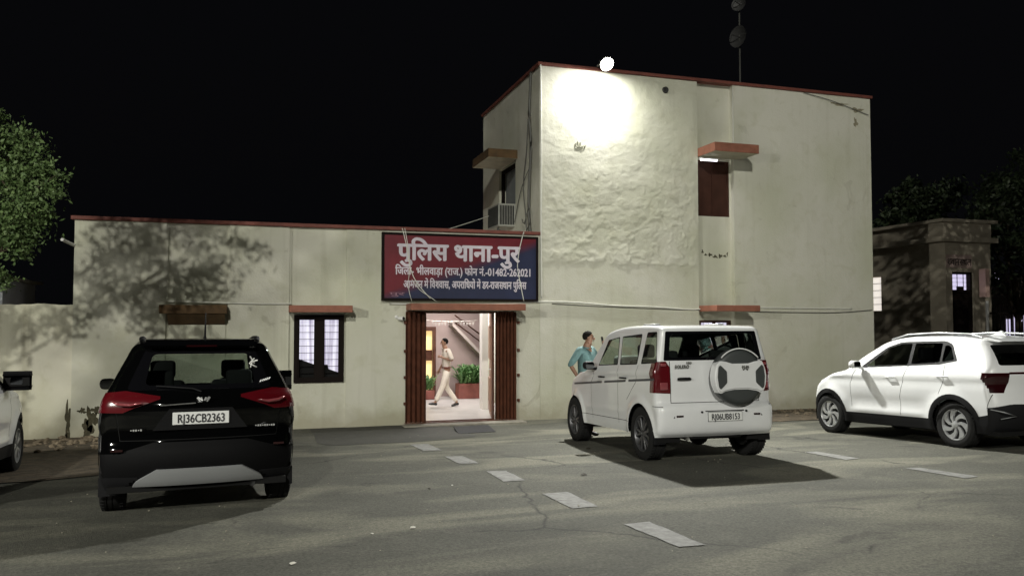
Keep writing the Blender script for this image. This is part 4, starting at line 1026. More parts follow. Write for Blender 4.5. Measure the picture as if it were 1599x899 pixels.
def make_wheel(parent, x, y, r, width, style, side):
    """hub under the car; children tyre and rim.  side=+1 outer face towards +y"""
    bm = bmesh.new(); lathe(bm, [(.001, .05), (.15, .05), (.16, .03), (.16, -.05)], 24, 'y'); w = new_obj('wheel', bm, M_cabledk, parent, smooth=True); w.location = (x, y, r)
    if side < 0: w.rotation_euler = (0, 0, math.pi)
    h = width/2; rr = r*.66
    bm = bmesh.new()
    lathe(bm, [(rr, -h*.85), (rr*1.04, -h), (r*.90, -h*1.02), (r*.975, -h*.86), (r, -h*.6), (r, -h*.15), (r-.008, -h*.12), (r-.008, -h*.02), (r, .0), (r, h*.3), (r-.008, h*.33), (r-.008, h*.4), (r, h*.43), (r, h*.62), (r*.975, h*.88), (r*.90, h*1.03), (r*.80, h*1.04), (rr*1.05, h), (rr, h*.82)], 44, 'y')
    for k in range(44):                                    # tread blocks on the shoulders
        a = 2*math.pi*k/44
        for s_ in (-1, 1): box(bm, (math.cos(a)*(r-.003), s_*h*.74, math.sin(a)*(r-.003)), (.012, h*.3, .022), Matrix.Rotation(-a, 3, 'Y'))
    new_obj('tyre', bm, M_rub, w, smooth_angle=40)
    bm = bmesh.new(); mi = 0
    lathe(bm, [(rr*1.01, h*.80), (rr*1.03, h*.93), (rr*.99, h*.95), (rr*.95, h*.80), (rr*.93, h*.2), (rr*.93, -h*.8)], 40, 'y')
    if style == 'six':                                     # dark twin-spoke alloy
        ns = 6
        for k in range(ns):
            a = 2*math.pi*k/ns
            for da in (-.16, .16):
                p0 = Vector((math.cos(a+da*.4)*rr*.16, h*.55, math.sin(a+da*.4)*rr*.16)); p1 = Vector((math.cos(a+da*1.35)*rr*.95, h*.78, math.sin(a+da*1.35)*rr*.95)); d = p1-p0
                ang = math.atan2(d.z, d.x); box(bm, tuple((p0+p1)/2), (d.length, .035, rr*.13), Matrix.Rotation(-ang, 3, 'Y'), 0, .006)
        lathe(bm, [(.001, h*.72), (rr*.2, h*.70), (rr*.26, h*.55), (rr*.26, h*.4)], 20, 'y')
        bk = M_alloydk
    elif style == 'swirl':                                 # bright full wheel cover with curved blades
        lathe(bm, [(rr*.95, h*.55), (rr*.3, h*.6)], 30, 'y', mi=1)
        for k in range(7):
            a = 2*math.pi*k/7; pr = []; 
            ins = [(rr*.20, a-.25), (rr*.5, a-.02), (rr*.78, a+.26), (rr*.97, a+.42)]; outs = [(rr*.97, a+.93), (rr*.78, a+.72), (rr*.5, a+.42), (rr*.20, a+.30)]
            pts = [(q[0]*math.cos(q[1]), q[0]*math.sin(q[1])) for q in ins+outs]; prism(bm, rpoly(pts, .012, 2), 'y', h*.60, h*.90)
        lathe(bm, [(.001, h*1.0), (rr*.16, h*.98), (rr*.24, h*.92), (rr*.24, h*.6)], 22, 'y'); bk = M_alloy
    else:
        for k in range(5):
            a = 2*math.pi*k/5
            for da in (-.13, .13):
                p0 = Vector((math.cos(a)*rr*.15, h*.6, math.sin(a)*rr*.15)); p1 = Vector((math.cos(a+da*1.6)*rr*.95, h*.8, math.sin(a+da*1.6)*rr*.95)); d = p1-p0
                box(bm, tuple((p0+p1)/2), (d.length, .03, rr*.15), Matrix.Rotation(-math.atan2(d.z, d.x), 3, 'Y'), 0, .006)
        lathe(bm, [(.001, h*.75), (rr*.2, h*.72), (rr*.25, h*.6), (rr*.25, h*.4)], 20, 'y'); bk = M_alloy
    new_obj('rim', bm, [bk, M_black], w, smooth_angle=35)
    return w
def rbox(bm, x0, x1, y0, y1, z0, z1, b=.05):
    r = bmesh.ops.create_cube(bm, size=1.0); vs = r['verts']
    for v in vs: v.co = Vector(((x0+x1)/2+v.co.x*(x1-x0), (y0+y1)/2+v.co.y*(y1-y0), (z0+z1)/2+v.co.z*(z1-z0)))
    bmesh.ops.bevel(bm, geom=list({e for v in vs for e in v.link_edges}), offset=b, segments=3, affect='EDGES', profile=.5)
def interior(root, xf, xr, seat_top, belt, hw, xdash, L, zf, arches, R_a):
    bm = bmesh.new()                                       # floor pan, split where the wheels are
    segs = [(.15, arches[0]-R_a), (arches[0]+R_a, arches[1]-R_a), (arches[1]+R_a, L-.25)]
    for a, b in segs: bx(bm, a, b, -hw, hw, zf, zf+.06)
    bx(bm, arches[0]-R_a, arches[0]+R_a, -.52, .52, zf, zf+.14); bx(bm, arches[1]-R_a, arches[1]+R_a, -.52, .52, zf, zf+.14)
    bx(bm, .30, .36, -hw, hw, zf+.06, belt-.18)
    new_obj('underbody', bm, M_dark, root)
    for ax_ in arches:
        for s_ in (-1, 1):
            bm = bmesh.new(); prof = circ(ax_, .34, R_a+.015, -10, 190, 20)
            pr = [[bm.verts.new((p[0], s_*y, p[1])) for p in prof] for y in (.50, hw+.035)]
            for i in range(20): bm.faces.new((pr[0][i], pr[0][i+1], pr[1][i+1], pr[1][i]))
            bm.faces.new(pr[0]); new_obj('wheel_liner', bm, M_dark, root)
    for y in (.37, -.37):
        bm = bmesh.new(); rbox(bm, xf-.48, xf+.02, y-.24, y+.24, .45, .62); rbox(bm, xf-.58, xf-.44, y-.23, y+.23, .55, seat_top-.16)
        o = new_obj('front_seat', bm, M_seat, root, smooth=True); bm = bmesh.new(); rbox(bm, xf-.62, xf-.52, y-.13, y+.13, seat_top-.14, seat_top+.06, .04); new_obj('headrest', bm, M_seat, o, smooth=True)
    bm = bmesh.new(); rbox(bm, xr-.45, xr, -.62, .62, .45, .62); rbox(bm, xr-.55, xr-.42, -.62, .62, .55, seat_top-.24); o = new_obj('rear_seat', bm, M_seat, root, smooth=True)
    for y in (.38, -.38): bm = bmesh.new(); rbox(bm, xr-.58, xr-.48, y-.13, y+.13, seat_top-.24, seat_top-.04, .04); new_obj('headrest', bm, M_seat, o, smooth=True)
    bm = bmesh.new(); rbox(bm, xdash-.25, xdash+.25, -hw+.08, hw-.08, belt-.28, belt-.03); 
    new_obj('dashboard', bm, M_dark, root, smooth=True)
    bm = bmesh.new(); rg = [(xdash-.38+.06*math.sin(a), -.37+.18*math.cos(a), belt-.06+.17*math.sin(a)) for a in [k*math.pi/10 for k in range(21)]]; tube(bm, rg, .015, 6, caps=False); tube(bm, [(xdash-.2, -.37, belt-.12), (xdash-.38, -.37, belt-.06)], .02, 6)
    new_obj('steering_wheel', bm, M_dark, root)
def backface_dark(m):
    N, L = nt(m); out = N['Material Output']; b = N['Principled BSDF']; d = N.new('ShaderNodeBsdfDiffuse'); d.inputs[0].default_value = (.03, .03, .03, 1)
    g = N.new('ShaderNodeNewGeometry'); mx = N.new('ShaderNodeMixShader'); L.new(g.outputs['Backfacing'], mx.inputs[0]); L.new(b.outputs[0], mx.inputs[1]); L.new(d.outputs[0], mx.inputs[2]); L.new(mx.outputs[0], out.inputs[0])
for m in (P_black, P_white, M_black): 
    backface_dark(m)
def seam(sh, pts, root_bm, axis, cond, w=.0045, depth=.004):
    for i in range(len(pts)-1):
        a, b = Vector(pts[i]), Vector(pts[i+1]); d = (b-a).normalized(); n = Vector((-d.y, d.x))*w; a2 = a-d*w*.6; b2 = b+d*w*.6
        p = sh.cut([tuple(a2-n), tuple(b2-n), tuple(b2+n), tuple(a2+n)], axis, cond)
        sh.shape(p, -depth, 0); tm = bpy.data.meshes.new('t'); p.to_mesh(tm); p.free(); root_bm.from_mesh(tm); bpy.data.meshes.remove(tm)
def plate(root, sh, text, x, y, z, w=.50, h=.115, tilt=0):
    bm = bmesh.new(); box(bm, (0, 0, 0), (w, .008, h), None, 0, .003); o = new_obj('number_plate', bm, M_plate, root)
    o.rotation_euler = (R(tilt), 0, -math.pi/2); o.location = (x, y, z)
    t, wd = text_run([text], h*.98, .78, .0022); bmesh.ops.translate(t, verts=t.verts, vec=(-wd/2, -.0045, -h*.355)); bmesh.ops.scale(t, verts=t.verts, vec=(w*.84/wd, 1, 1))
    new_obj('plate_lettering', t, M_ink, o)
    b2 = bmesh.new(); bx(b2, -w/2-.006, w/2+.006, .004, .012, -h/2-.006, h/2+.006); new_obj('plate_holder', b2, M_black, o)
    return o
def place(root, x, y, hdg, ax0, ax1, drop=0.0):
    h = R(hdg); c, s_ = math.cos(h), math.sin(h)
    z1 = gz(x+c*ax0, y+s_*ax0); z2 = gz(x+c*ax1, y+s_*ax1); p = -math.atan((z2-z1)/(ax1-ax0))
    rl = gz(x+c*ax0-s_*.75, y+s_*ax0+c*.75); rr2 = gz(x+c*ax0+s_*.75, y+s_*ax0-c*.75); roll = math.atan((rl-rr2)/1.5)
    root.location = (x, y, z1+ax0*math.tan(p)-drop); root.rotation_euler = (roll, p, h)
def mirror_part(root, x, z, hw, m):
    for s_ in (1, -1):
        bm = bmesh.new(); rbox(bm, x-.045, x+.10, s_*(hw+.03), s_*(hw+.21), z-.06, z+.07, .055)
        tube(bm, [(x, s_*(hw-.06), z-.06), (x+.02, s_*(hw+.08), z-.03)], .025, 8)
        bmesh.ops.recalc_face_normals(bm, faces=bm.faces[:]); o = new_obj('wing_mirror', bm, m, root, smooth_angle=50)
        bm = bmesh.new(); prism(bm, rpoly([(s_*(hw+.05), z-.04), (s_*(hw+.19), z-.045), (s_*(hw+.19), z+.05), (s_*(hw+.06), z+.055)], .03), 'x', x-.049, x-.044); new_obj('mirror_glass', bm, mat('mirror_face', (.25, .26, .27), .06, 1.0), o)
def door_handle(root, x, z, y, m, s_=1, L=.17):
    bm = bmesh.new(); tube(bm, [(x-L/2, s_*(y-.01), z), (x-L/2+.025, s_*(y+.03), z+.003), (x+L/2-.03, s_*(y+.032), z+.003), (x+L/2, s_*(y-.005), z)], [.010, .013, .013, .010], 8)
    return new_obj('door_handle', bm, m, root, smooth=True)
def wiper(root, pts, r=.008):
    bm = bmesh.new(); tube(bm, pts, r, 6); new_obj('wiper', bm, M_black, root)

# ---------------------------------------------------------------- black compact SUV, seen from behind
def bump(x, c, w): return np.exp(-((x-c)/w)**2)
bc = thing('parked_car', 'glossy black compact SUV parked tail first towards us, silver skid plate below', 'car')
def ex_b(x, z):
    ar = sum(.022*np.exp(-((np.hypot(x-cx_, z-.34)-.40)/.07)**2)*(z < .9) for cx_ in (.66, 3.26))
    return ar+.010*np.tanh((z-.80)*30)*bump(z, .84, .10)-.012*bump(z, .62, .12)*np.clip((x-.9)/.4, 0, 1)*np.clip((3.0-x)/.4, 0, 1)
sh = Shell(rear=[(.14, .24), (.06, .33), (.0, .47), (.0, .60), (.035, .68), (.05, .80), (.045, .94), (.055, 1.05), (.12, 1.14), (.24, 1.34), (.36, 1.53), (.42, 1.60)],
           top=[(.42, 1.60), (.75, 1.645), (1.25, 1.665), (1.8, 1.655), (2.15, 1.60), (2.5, 1.40), (2.82, 1.16), (2.95, 1.09), (3.35, 1.03), (3.72, .93)],
           front=[(3.72, .93), (3.90, .78), (3.96, .55), (3.93, .38), (3.85, .24)], zb=.24,
           wz=[(.2, .83), (.35, .86), (.6, .885), (.8, .89), (.98, .885), (1.08, .865), (1.14, .835), (1.35, .735), (1.55, .64), (1.62, .615), (1.7, .60)],
           kr=.20, kf=.30, Rz=[(.2, .05), (.7, .075), (1.05, .07), (1.3, .06), (1.7, .07)], extra=ex_b)
for s_ in (1, -1):
    for cx_ in (.66, 3.26):
        sh.cut(circ(cx_, .34, .375, -20, 200, 26), 'y', SIDE(s_)).free()
    # black cladding round the arches and sills
    cl = sh.cut([(-.1, .1), (4.2, .1), (4.2, .36), (-.1, .36)], 'y', SIDE(s_)); sh.obj('sill_cladding', cl, M_black, bc, .004, .02)
    for cx_ in (.66, 3.26):
        for k in range(10):
            a0_, a1_ = -5+19*k, -5+19*(k+1)
            poly = circ(cx_, .34, .375, a0_, a1_, 2)+circ(cx_, .34, .43, a1_, a0_, 2)
            q_ = sh.cut(poly, 'y', SIDE(s_))
            if k == 0: acc = q_
            else: tm = bpy.data.meshes.new('t'); q_.to_mesh(tm); q_.free(); acc.from_mesh(tm); bpy.data.meshes.remove(tm)
        bmesh.ops.remove_doubles(acc, verts=acc.verts, dist=.0004); sh.obj('arch_cladding', acc, M_black, bc, .006, 0)
    gl = sh.cut(rpoly([(1.42, 1.17), (2.52, 1.14), (2.10, 1.53), (1.45, 1.57)], .03), 'y', SIDE(s_)); sh.obj('side_window', gl, G_side, bc, -.004)
    gl = sh.cut(rpoly([(.70, 1.22), (1.36, 1.175), (1.38, 1.57), (.85, 1.54)], .03), 'y', SIDE(s_)); sh.obj('side_window', gl, G_side, bc, -.004)
# rear window: black band then clear pane
gl = sh.cut(rpoly([(-.66, 1.16), (.66, 1.16), (.50, 1.56), (-.50, 1.56)], .05), 'x', REAR(.6)); 
g2 = bmesh.new()
sh2p = rpoly([(-.50, 1.205), (.50, 1.205), (.44, 1.50), (-.44, 1.50)], .05)
tmpbm, keep = sh.bm, None
sh.bm = gl; pane_ = sh.cut(sh2p, 'x', None); sh.obj('rear_window', pane_, G_rear, bc, -.004); sh.bm = tmpbm
sh.obj('window_surround', gl, mat('gloss_black_band', (.004, .004, .005), .06, coat=1), bc, .001)
sh.cut(rpoly([(-.66, 1.15), (.66, 1.15), (.56, 1.56), (-.56, 1.56)], .05), 'x', lambda c, n: n.x > .2 and 2.1 < c.x < 3.0).free()
wsg = bmesh.new(); 
prism(wsg, [(-.70, 0), (.70, 0), (.60, .62), (-.60, .62)], 'y', 0, .004); 
bmesh.ops.transform(wsg, matrix=Matrix.Translation((2.84, 0, 1.14)) @ Matrix(((0, 0, -1.03, 0), (1, 0, 0, 0), (0, 0, .72, 0), (0, 0, 0, 1))), verts=wsg.verts); new_obj('windscreen', wsg, G_ws, bc)
# tail lamps wrap round the corners
for s_ in (1, -1):
    o_ = sh.cut([(s_*.95, 1.13), (s_*.66, 1.155), (s_*.36, 1.10), (s_*.36, 1.075), (s_*.58, 1.00), (s_*.68, .955), (s_*.95, .96)], 'x', lambda c, n: c.x < .42)
    tl_ = sh.obj('tail_lamp', o_, M_tail, bc, .008, .03)
    b2 = bmesh.new(); tube(b2, [(.085, s_*.52, 1.045), (.10, s_*.62, 1.03), (.13, s_*.72, 1.04), (.155, s_*.78, 1.07)], [.006, .015, .016, .007], 8); bmesh.ops.translate(b2, verts=b2.verts, vec=(-.018, 0, 0)); new_obj('lamp_reflector', b2, M_tailcl, tl_, smooth=True)
# lower bumper in grey plastic, skid plate
lb = sh.cut([(-.95, .1), (.95, .1), (.95, .58), (.74, .585), (.42, .68), (-.42, .68), (-.74, .585), (-.95, .58)], 'x', lambda c, n: c.x < .30 and n.x < -.1)
sh.bm = lb; sk_ = sh.cut([(-.58, .285), (.58, .285), (.55, .33), (.38, .43), (-.38, .43), (-.55, .33)], 'x', None); sh.obj('skid_plate', sk_, M_silver, bc, .022, .04); sh.bm = tmpbm
sh.obj('lower_bumper', lb, mat('dark_grey_plastic', (.0045, .0045, .005), .65, spec=.1), bc, -.006, .0)
sb = bmesh.new()
seam(sh, [(-.70, .70), (.70, .70)], sb, 'x', REAR(.5)); seam(sh, [(.70, .70), (.74, .95)], sb, 'x', REAR(.5)); seam(sh, [(-.70, .70), (-.74, .95)], sb, 'x', REAR(.5))
for s_ in (1, -1):
    for pts_ in ([(1.40, .40), (1.41, 1.15)], [(2.45, .40), (2.52, 1.12)], [(.98, .72), (.80, 1.0), (.74, 1.2)]): seam(sh, pts_, sb, 'y', SIDE(s_))
sh.obj('panel_gap', sb, M_dark, bc)
body = sh.obj('body', sh.bm.copy(), P_black, bc); sh.bm.free()
# spoiler, chrome, badge, plate
bm = bmesh.new(); prism(bm, [(.27, 1.575), (.30, 1.555), (.52, 1.60), (.60, 1.655), (.40, 1.63)], 'y', -.52, .52); bmesh.ops.bevel(bm, geom=bm.edges[:], offset=.012, segments=2, affect='EDGES'); new_obj('spoiler', bm, P_black, bc, smooth_angle=40)
bm = bmesh.new(); bx(bm, .262, .272, -.14, .14, 1.57, 1.585); new_obj('brake_light', bm, M_taildk, bc)
plate(bc, sh, 'RJ36CB2363', .018, .0, .895, .50, .115)
bm = bmesh.new(); prism(bm, [(-.42, .79), (.42, .79), (.28, .985), (-.28, .985)], 'x', .0, .06); bmesh.ops.translate(bm, verts=bm.verts, vec=(.028, 0, 0)); new_obj('plate_recess', bm, mat('gloss_black_trim', (.008, .008, .009), .18), bc)
bm = bmesh.new()          # twin-peak chrome emblem
for s_ in (1, -1):
    for (a, b) in (((s_*.008, 0), (s_*.052, .034)), ((s_*.030, -.010), (s_*.058, .030)), ((s_*.008, 0), (s_*.022, .032))): tube(bm, [(.03, a[0]-.02, 1.055+a[1]), (.03, b[0]-.02, 1.055+b[1])], .008, 6)
new_obj('emblem', bm, M_chrome, bc)
bm = bmesh.new(); tube(bm, [(.022, .36, 1.02), (.012, .05, 1.035)], .006, 6); new_obj('chrome_strip', bm, M_chrome, bc)
for (y, z, w_, n_) in ((.60, .80, .09, 'm1'), (-.50, .80, .17, 'm2')):
    bm = bmesh.new(); k = 0; xx0 = y
    while k*.021 < w_: box(bm, (.028, y-k*.021, z), (.006, .014, .018 if k % 3 else .010), None, 0, .002); k += 1
    new_obj('model_badge', bm, M_chrome, bc)
for s_ in (1, -1):
    bm = bmesh.new(); bx(bm, .085, .10, s_*.72-.05, s_*.72+.05, .605, .625); new_obj('bumper_reflector', bm, M_taildk, bc)
    bm = bmesh.new(); tube(bm, [(.60, s_*.545, 1.625), (.70, s_*.555, 1.66), (1.3, s_*.565, 1.685), (1.95, s_*.555, 1.66), (2.10, s_*.55, 1.61)], [.026, .028, .020, .022, .018], 8); new_obj('roof_rail', bm, M_black, bc, smooth=True)
    bm = bmesh.new(); box(bm, (.30, s_*.78, .27), (.012, .20, .18), None, 0, .004); new_obj('mud_flap', bm, M_black, bc)
bm = bmesh.new(); tube(bm, [(1.15, -.05, 1.66), (1.12, -.05, 1.70), (1.02, -.05, 1.95)], [.022, .012, .004], 8); new_obj('aerial', bm, M_black, bc, smooth=True)
bm = bmesh.new(); tube(bm, [(.14, -.48, .235), (.40, -.48, .25)], .03, 12); new_obj('exhaust_pipe', bm, M_black, bc, smooth=True)
wiper(bc, [(.10, .0, 1.14), (.11, .08, 1.17), (.14, .40, 1.20)])
mirror_part(bc, 2.42, 1.17, .86, P_black)
bm = bmesh.new()          # pale stickers on the rear glass
def rp(y, z): return (.055+(z-1.05)*.62-.012+.20*(abs(y)/.85)**2.6*.8, y, z)
for pts_ in ([(-.46, 1.47), (-.50, 1.40)], [(-.50, 1.45), (-.45, 1.40), (-.52, 1.36)], [(-.48, 1.42), (-.46, 1.36)], [(-.53, 1.43), (-.49, 1.42)]): tube(bm, [rp(*p) for p in pts_], .007, 5)
new_obj('window_sticker', bm, M_white, bc)
bm = bmesh.new()
for k in range(5): tube(bm, [rp(-.545-.022*k, 1.215+.006*k), rp(-.560-.022*k, 1.235+.006*k)], .005, 5)
new_obj('window_sticker', bm, M_white, bc)
for cx_ in (.66, 3.26):
    for s_ in (1, -1): make_wheel(bc, cx_, s_*.77, .335, .215, 'five', s_)
interior(bc, 2.15, 1.25, 1.38, 1.12, .80, 2.55, 3.9, .22, (.66, 3.26), .375)
place(bc, -.52, 8.1, 95, .66, 3.26)

# ---------------------------------------------------------------- white square-backed SUV with covered spare wheel
wc = thing('parked_car', 'white square-backed SUV with a covered spare wheel on its tailgate', 'car')
def ex_w(x, z):
    ar = sum(.030*np.exp(-((np.hypot(x-cx_, z-.36)-.43)/.06)**2)*(z < .95) for cx_ in (.6, 3.28))
    return ar+.012*np.tanh((z-1.14)*35)*bump(z, 1.14, .1)+.010*bump(z, .62, .03)*np.clip((x-1.1)/.2, 0, 1)*np.clip((2.8-x)/.2, 0, 1)
sh = Shell(rear=[(.10, .34), (.03, .40), (.0, .52), (.0, .70), (.03, .76), (.07, .79), (.07, 1.0), (.08, 1.3), (.12, 1.62), (.14, 1.76)],
           top=[(.14, 1.76), (.24, 1.80), (.8, 1.83), (1.4, 1.835), (1.85, 1.80), (2.05, 1.74), (2.30, 1.52), (2.62, 1.25), (2.75, 1.19), (3.2, 1.14), (3.62, 1.05)],
           front=[(3.62, 1.05), (3.78, .92), (3.84, .70), (3.84, .5), (3.78, .34)], zb=.34,
           wz=[(.3, .83), (.42, .855), (.7, .865), (1.0, .865), (1.18, .86), (1.26, .84), (1.5, .79), (1.72, .745), (1.80, .725), (1.9, .70)],
           kr=.06, kf=.26, Rz=[(.3, .05), (.75, .08), (1.2, .045), (1.5, .04), (1.9, .045)], extra=ex_w)
tmpbm = sh.bm
for s_ in (1, -1):
    for cx_ in (.6, 3.28): sh.cut(circ(cx_, .36, .41, -20, 200, 26), 'y', SIDE(s_)).free()
    for poly in ([(1.42, 1.285), (2.18, 1.27), (1.93, 1.66), (1.50, 1.70)], [(.74, 1.295), (1.34, 1.285), (1.40, 1.70), (.72, 1.72)], [(.14, 1.315), (.62, 1.30), (.56, 1.735), (.26, 1.735)]):
        gl = sh.cut(rpoly(poly, .03), 'y', SIDE(s_))
        sh.bm = gl; cx2 = sum(p[0] for p in poly)/4; cz2 = sum(p[1] for p in poly)/4
        ins_ = sh.cut(rpoly([(cx2+(p[0]-cx2)*.93, cz2+(p[1]-cz2)*.92) for p in poly], .03), 'y', None); sh.obj('side_window', ins_, G_side, wc, -.005); sh.bm = tmpbm
        sh.obj('window_surround', gl, M_black, wc, .0005)
    pil = [([(1.34, 1.285), (1.42, 1.285), (1.50, 1.70), (1.40, 1.70)])]
    st_ = None
    for (a, b) in (((.16, 1.085), (1.00, 1.05)), ((1.10, 1.045), (1.90, 1.01)), ((2.0, 1.005), (3.3, .945))):
        q_ = sh.cut([a, b, (b[0], b[1]+.032), (a[0], a[1]+.032)], 'y', SIDE(s_))
        if st_ is None: st_ = q_
        else: tm = bpy.data.meshes.new('t'); q_.to_mesh(tm); q_.free(); st_.from_mesh(tm); bpy.data.meshes.remove(tm)
    sh.obj('side_stripe', st_, mat('grey_stripe', (.045, .05, .06), .35), wc, .001)
# rear glass: full-width black, pane inside
gl = sh.cut(rpoly([(-.735, 1.345), (.735, 1.345), (.675, 1.735), (-.675, 1.735)], .02), 'x', REAR(.5))
sh.bm = gl; pane_ = sh.cut(rpoly([(-.66, 1.385), (.66, 1.385), (.61, 1.70), (-.61, 1.70)], .05), 'x', None); sh.obj('rear_window', pane_, G_rear, wc, -.004); sh.bm = tmpbm
sh.obj('window_surround', gl, mat('gloss_black_band', (.004, .004, .005), .06, coat=1), wc, .001)
sh.cut(rpoly([(-.68, 1.27), (.68, 1.27), (.60, 1.70), (-.60, 1.70)], .04), 'x', lambda c, n: n.x > .2 and 1.95 < c.x < 2.7).free()
for s_ in (1, -1):
    o_ = sh.cut([(s_*.95, 1.33), (s_*.71, 1.335), (s_*.66, 1.26), (s_*.66, .915), (s_*.95, .93)], 'x', lambda c, n: c.x < .27)
    tl_ = sh.obj('tail_lamp', o_, M_tail, wc, .010, .03)
    b2 = bmesh.new(); rbox(b2, .085, .105, s_*.75-.055, s_*.75+.055, .96, 1.06, .01); rbox(b2, .085, .11, s_*.75-.04, s_*.75+.04, 1.27, 1.31, .01); new_obj('lamp_reflector', b2, M_tailcl, tl_, smooth_angle=40)
sb = bmesh.new()
seam(sh, [(-.66, .79), (.655, .79)], sb, 'x', REAR(.5)); seam(sh, [(.655, .79), (.655, 1.335)], sb, 'x', REAR(.5)); seam(sh, [(-.655, .79), (-.655, 1.335)], sb, 'x', REAR(.5))
for s_ in (1, -1):
    for pts_ in ([(1.38, .45), (1.38, 1.28)], [(2.42, .45), (2.46, 1.0), (2.25, 1.25)], [(1.06, .80), (.75, 1.05), (.70, 1.28)], [(.0, .74), (.22, .745)], [(1.0, .50), (2.9, .50)]): seam(sh, pts_, sb, 'y', SIDE(s_), .004)
sh.obj('panel_gap', sb, M_dark, wc)
sh.obj('body', sh.bm.copy(), P_white, wc); sh.bm.free()
wsg = bmesh.new(); prism(wsg, [(-.72, 0), (.72, 0), (.64, .62), (-.64, .62)], 'y', 0, .004)
bmesh.ops.transform(wsg, matrix=Matrix.Translation((2.63, 0, 1.26)) @ Matrix(((0, 0, -1.0, 0), (1, 0, 0, 0), (0, 0, .74, 0), (0, 0, 0, 1))), verts=wsg.verts); new_obj('windscreen', wsg, G_ws, wc)
# spare wheel with hard cover
sw = bmesh.new(); SX, SYY, SZ = .05, -.245, 1.12
lathe(sw, [(.32, -.0), (.365, -.03), (.375, -.10), (.36, -.165), (.30, -.185), (.001, -.185)], 44, 'x', (SX, SYY, SZ)); spw = new_obj('spare_wheel_cover', sw, mat('cover_dark_grey', (.045, .05, .05), .5), wc, smooth=True)
def pol(r, a): return (SYY+r*math.cos(R(a)), SZ+r*math.sin(R(a)))
out_ = [pol(.385, a) for a in range(148, 213, 6)]+[pol(.36, 216), (SYY-.23, SZ-.185), (SYY-.10, SZ-.165), (SYY+.10, SZ-.165), (SYY+.23, SZ-.185), pol(.36, 324)]+[pol(.385, a) for a in range(-32, 33, 6)]+[pol(.36, 36), (SYY+.21, SZ+.20), (SYY+.12, SZ+.175), (SYY-.12, SZ+.175), (SYY-.21, SZ+.20), pol(.36, 144)]
bm = bmesh.new(); prism(bm, out_, 'x', SX-.215, SX-.06); bmesh.ops.bevel(bm, geom=[e for e in bm.edges if abs(e.verts[0].co.x-e.verts[1].co.x) < .01], offset=.018, segments=3, affect='EDGES'); new_obj('white_shell', bm, P_white, spw, smooth_angle=35)
for s_ in (1, -1):
    bm = bmesh.new(); pk = [(SYY+s_*.335, SZ+.13), (SYY+s_*.35, SZ), (SYY+s_*.335, SZ-.13), (SYY+s_*.31, SZ-.16), (SYY+s_*.215, SZ-.075), (SYY+s_*.215, SZ+.075), (SYY+s_*.31, SZ+.16)]
    prism(bm, rpoly(pk, .02), 'x', SX-.222, SX-.20); new_obj('dark_pocket', bm, mat('cover_dark_grey', (.045, .05, .05), .5), spw)
bm = bmesh.new(); tube(bm, [(SX-.19, *pol(.372, a)) for a in range(42, 139, 6)], .010, 6); new_obj('cover_rim', bm, P_white, spw, smooth=True)
bm = bmesh.new()
for s_ in (1, -1):
    for (a, b) in (((s_*.008, 0), (s_*.045, .030)), ((s_*.03, -.024), (s_*.05, .02)), ((s_*.008, 0), (s_*.018, .032)), ((s_*.008, -.005), (s_*.03, -.028))): tube(bm, [(SX-.222, SYY-.06+a[0], SZ+.115+a[1]), (SX-.222, SYY-.06+b[0], SZ+.115+b[1])], .007, 6)
new_obj('emblem', bm, M_cabledk, spw)
plate(wc, sh, 'RJ06UB8153', -.008, -.08, .60, .50, .115)
bm = bmesh.new(); bx(bm, -.012, .01, -.36, .21, .672, .682, 0, .002); new_obj('plate_lamp_bar', bm, M_black, wc)
for y in (.26, -.40): bm = bmesh.new(); lathe(bm, [(.001, -.014), (.014, -.012), (.016, .01)], 14, 'x', (.0, y, .665)); new_obj('parking_sensor', bm, M_black, wc, smooth=True)
for s_ in (1, -1):
    bm = bmesh.new(); prism(bm, [(s_*.48, .64), (s_*.63, .64), (s_*.66, .595), (s_*.46, .595)], 'x', .0, .06); bmesh.ops.translate(bm, verts=bm.verts, vec=(-.004+.028, 0, 0)); new_obj('bumper_slot', bm, M_black, wc)
    bm = bmesh.new(); prism(bm, [(s_*.50, .63), (s_*.62, .63), (s_*.62, .605), (s_*.50, .605)], 'x', .012, .03); new_obj('bumper_reflector', bm, M_taildk, wc)
    bm = bmesh.new(); box(bm, (.20, s_*.78, .33), (.012, .18, .17), None, 0, .004); new_obj('mud_flap', bm, M_black, wc)
bm = bmesh.new(); tube(bm, [(.066, .56, 1.10), (.045, .54, 1.105), (.045, .40, 1.105), (.066, .38, 1.10)], .018, 8); new_obj('tailgate_handle', bm, M_black, wc, smooth=True)
t_, wd_ = text_run(['BOLERO'], .06, .9, .003); bmesh.ops.scale(t_, verts=t_.verts, vec=(.21/wd_, 1, 1)); o = new_obj('tailgate_lettering', t_, M_cabledk, wc); o.rotation_euler = (0, 0, -math.pi/2); o.location = (.066, .60, 1.245)
t_, wd_ = text_run(['NEO'], .04, .9, .0025); o = new_obj('tailgate_lettering', t_, M_cabledk, wc); o.rotation_euler = (0, 0, -math.pi/2); o.location = (.066, .43, 1.30)
bm = bmesh.new(); box(bm, (.066, -.60, .875), (.006, .04, .018), None, 0, .003); new_obj('model_badge', bm, M_cabledk, wc)
bm = bmesh.new(); rbox(bm, .10, .34, -.38, .38, .30, .42, .03); lathe(bm, [(.001, -.13), (.08, -.12), (.13, -.05), (.14, 0), (.13, .05), (.08, .12), (.001, .13)], 18, 'x', (.60, 0, .31)); tube(bm, [(.6, -.7, .34), (.6, .7, .34)], .045, 10); rbox(bm, .3, 3.4, -.42, -.34, .32, .40, .01); rbox(bm, .3, 3.4, .34, .42, .32, .40, .01)
new_obj('rear_axle', bm, M_dark, wc, smooth_angle=40)
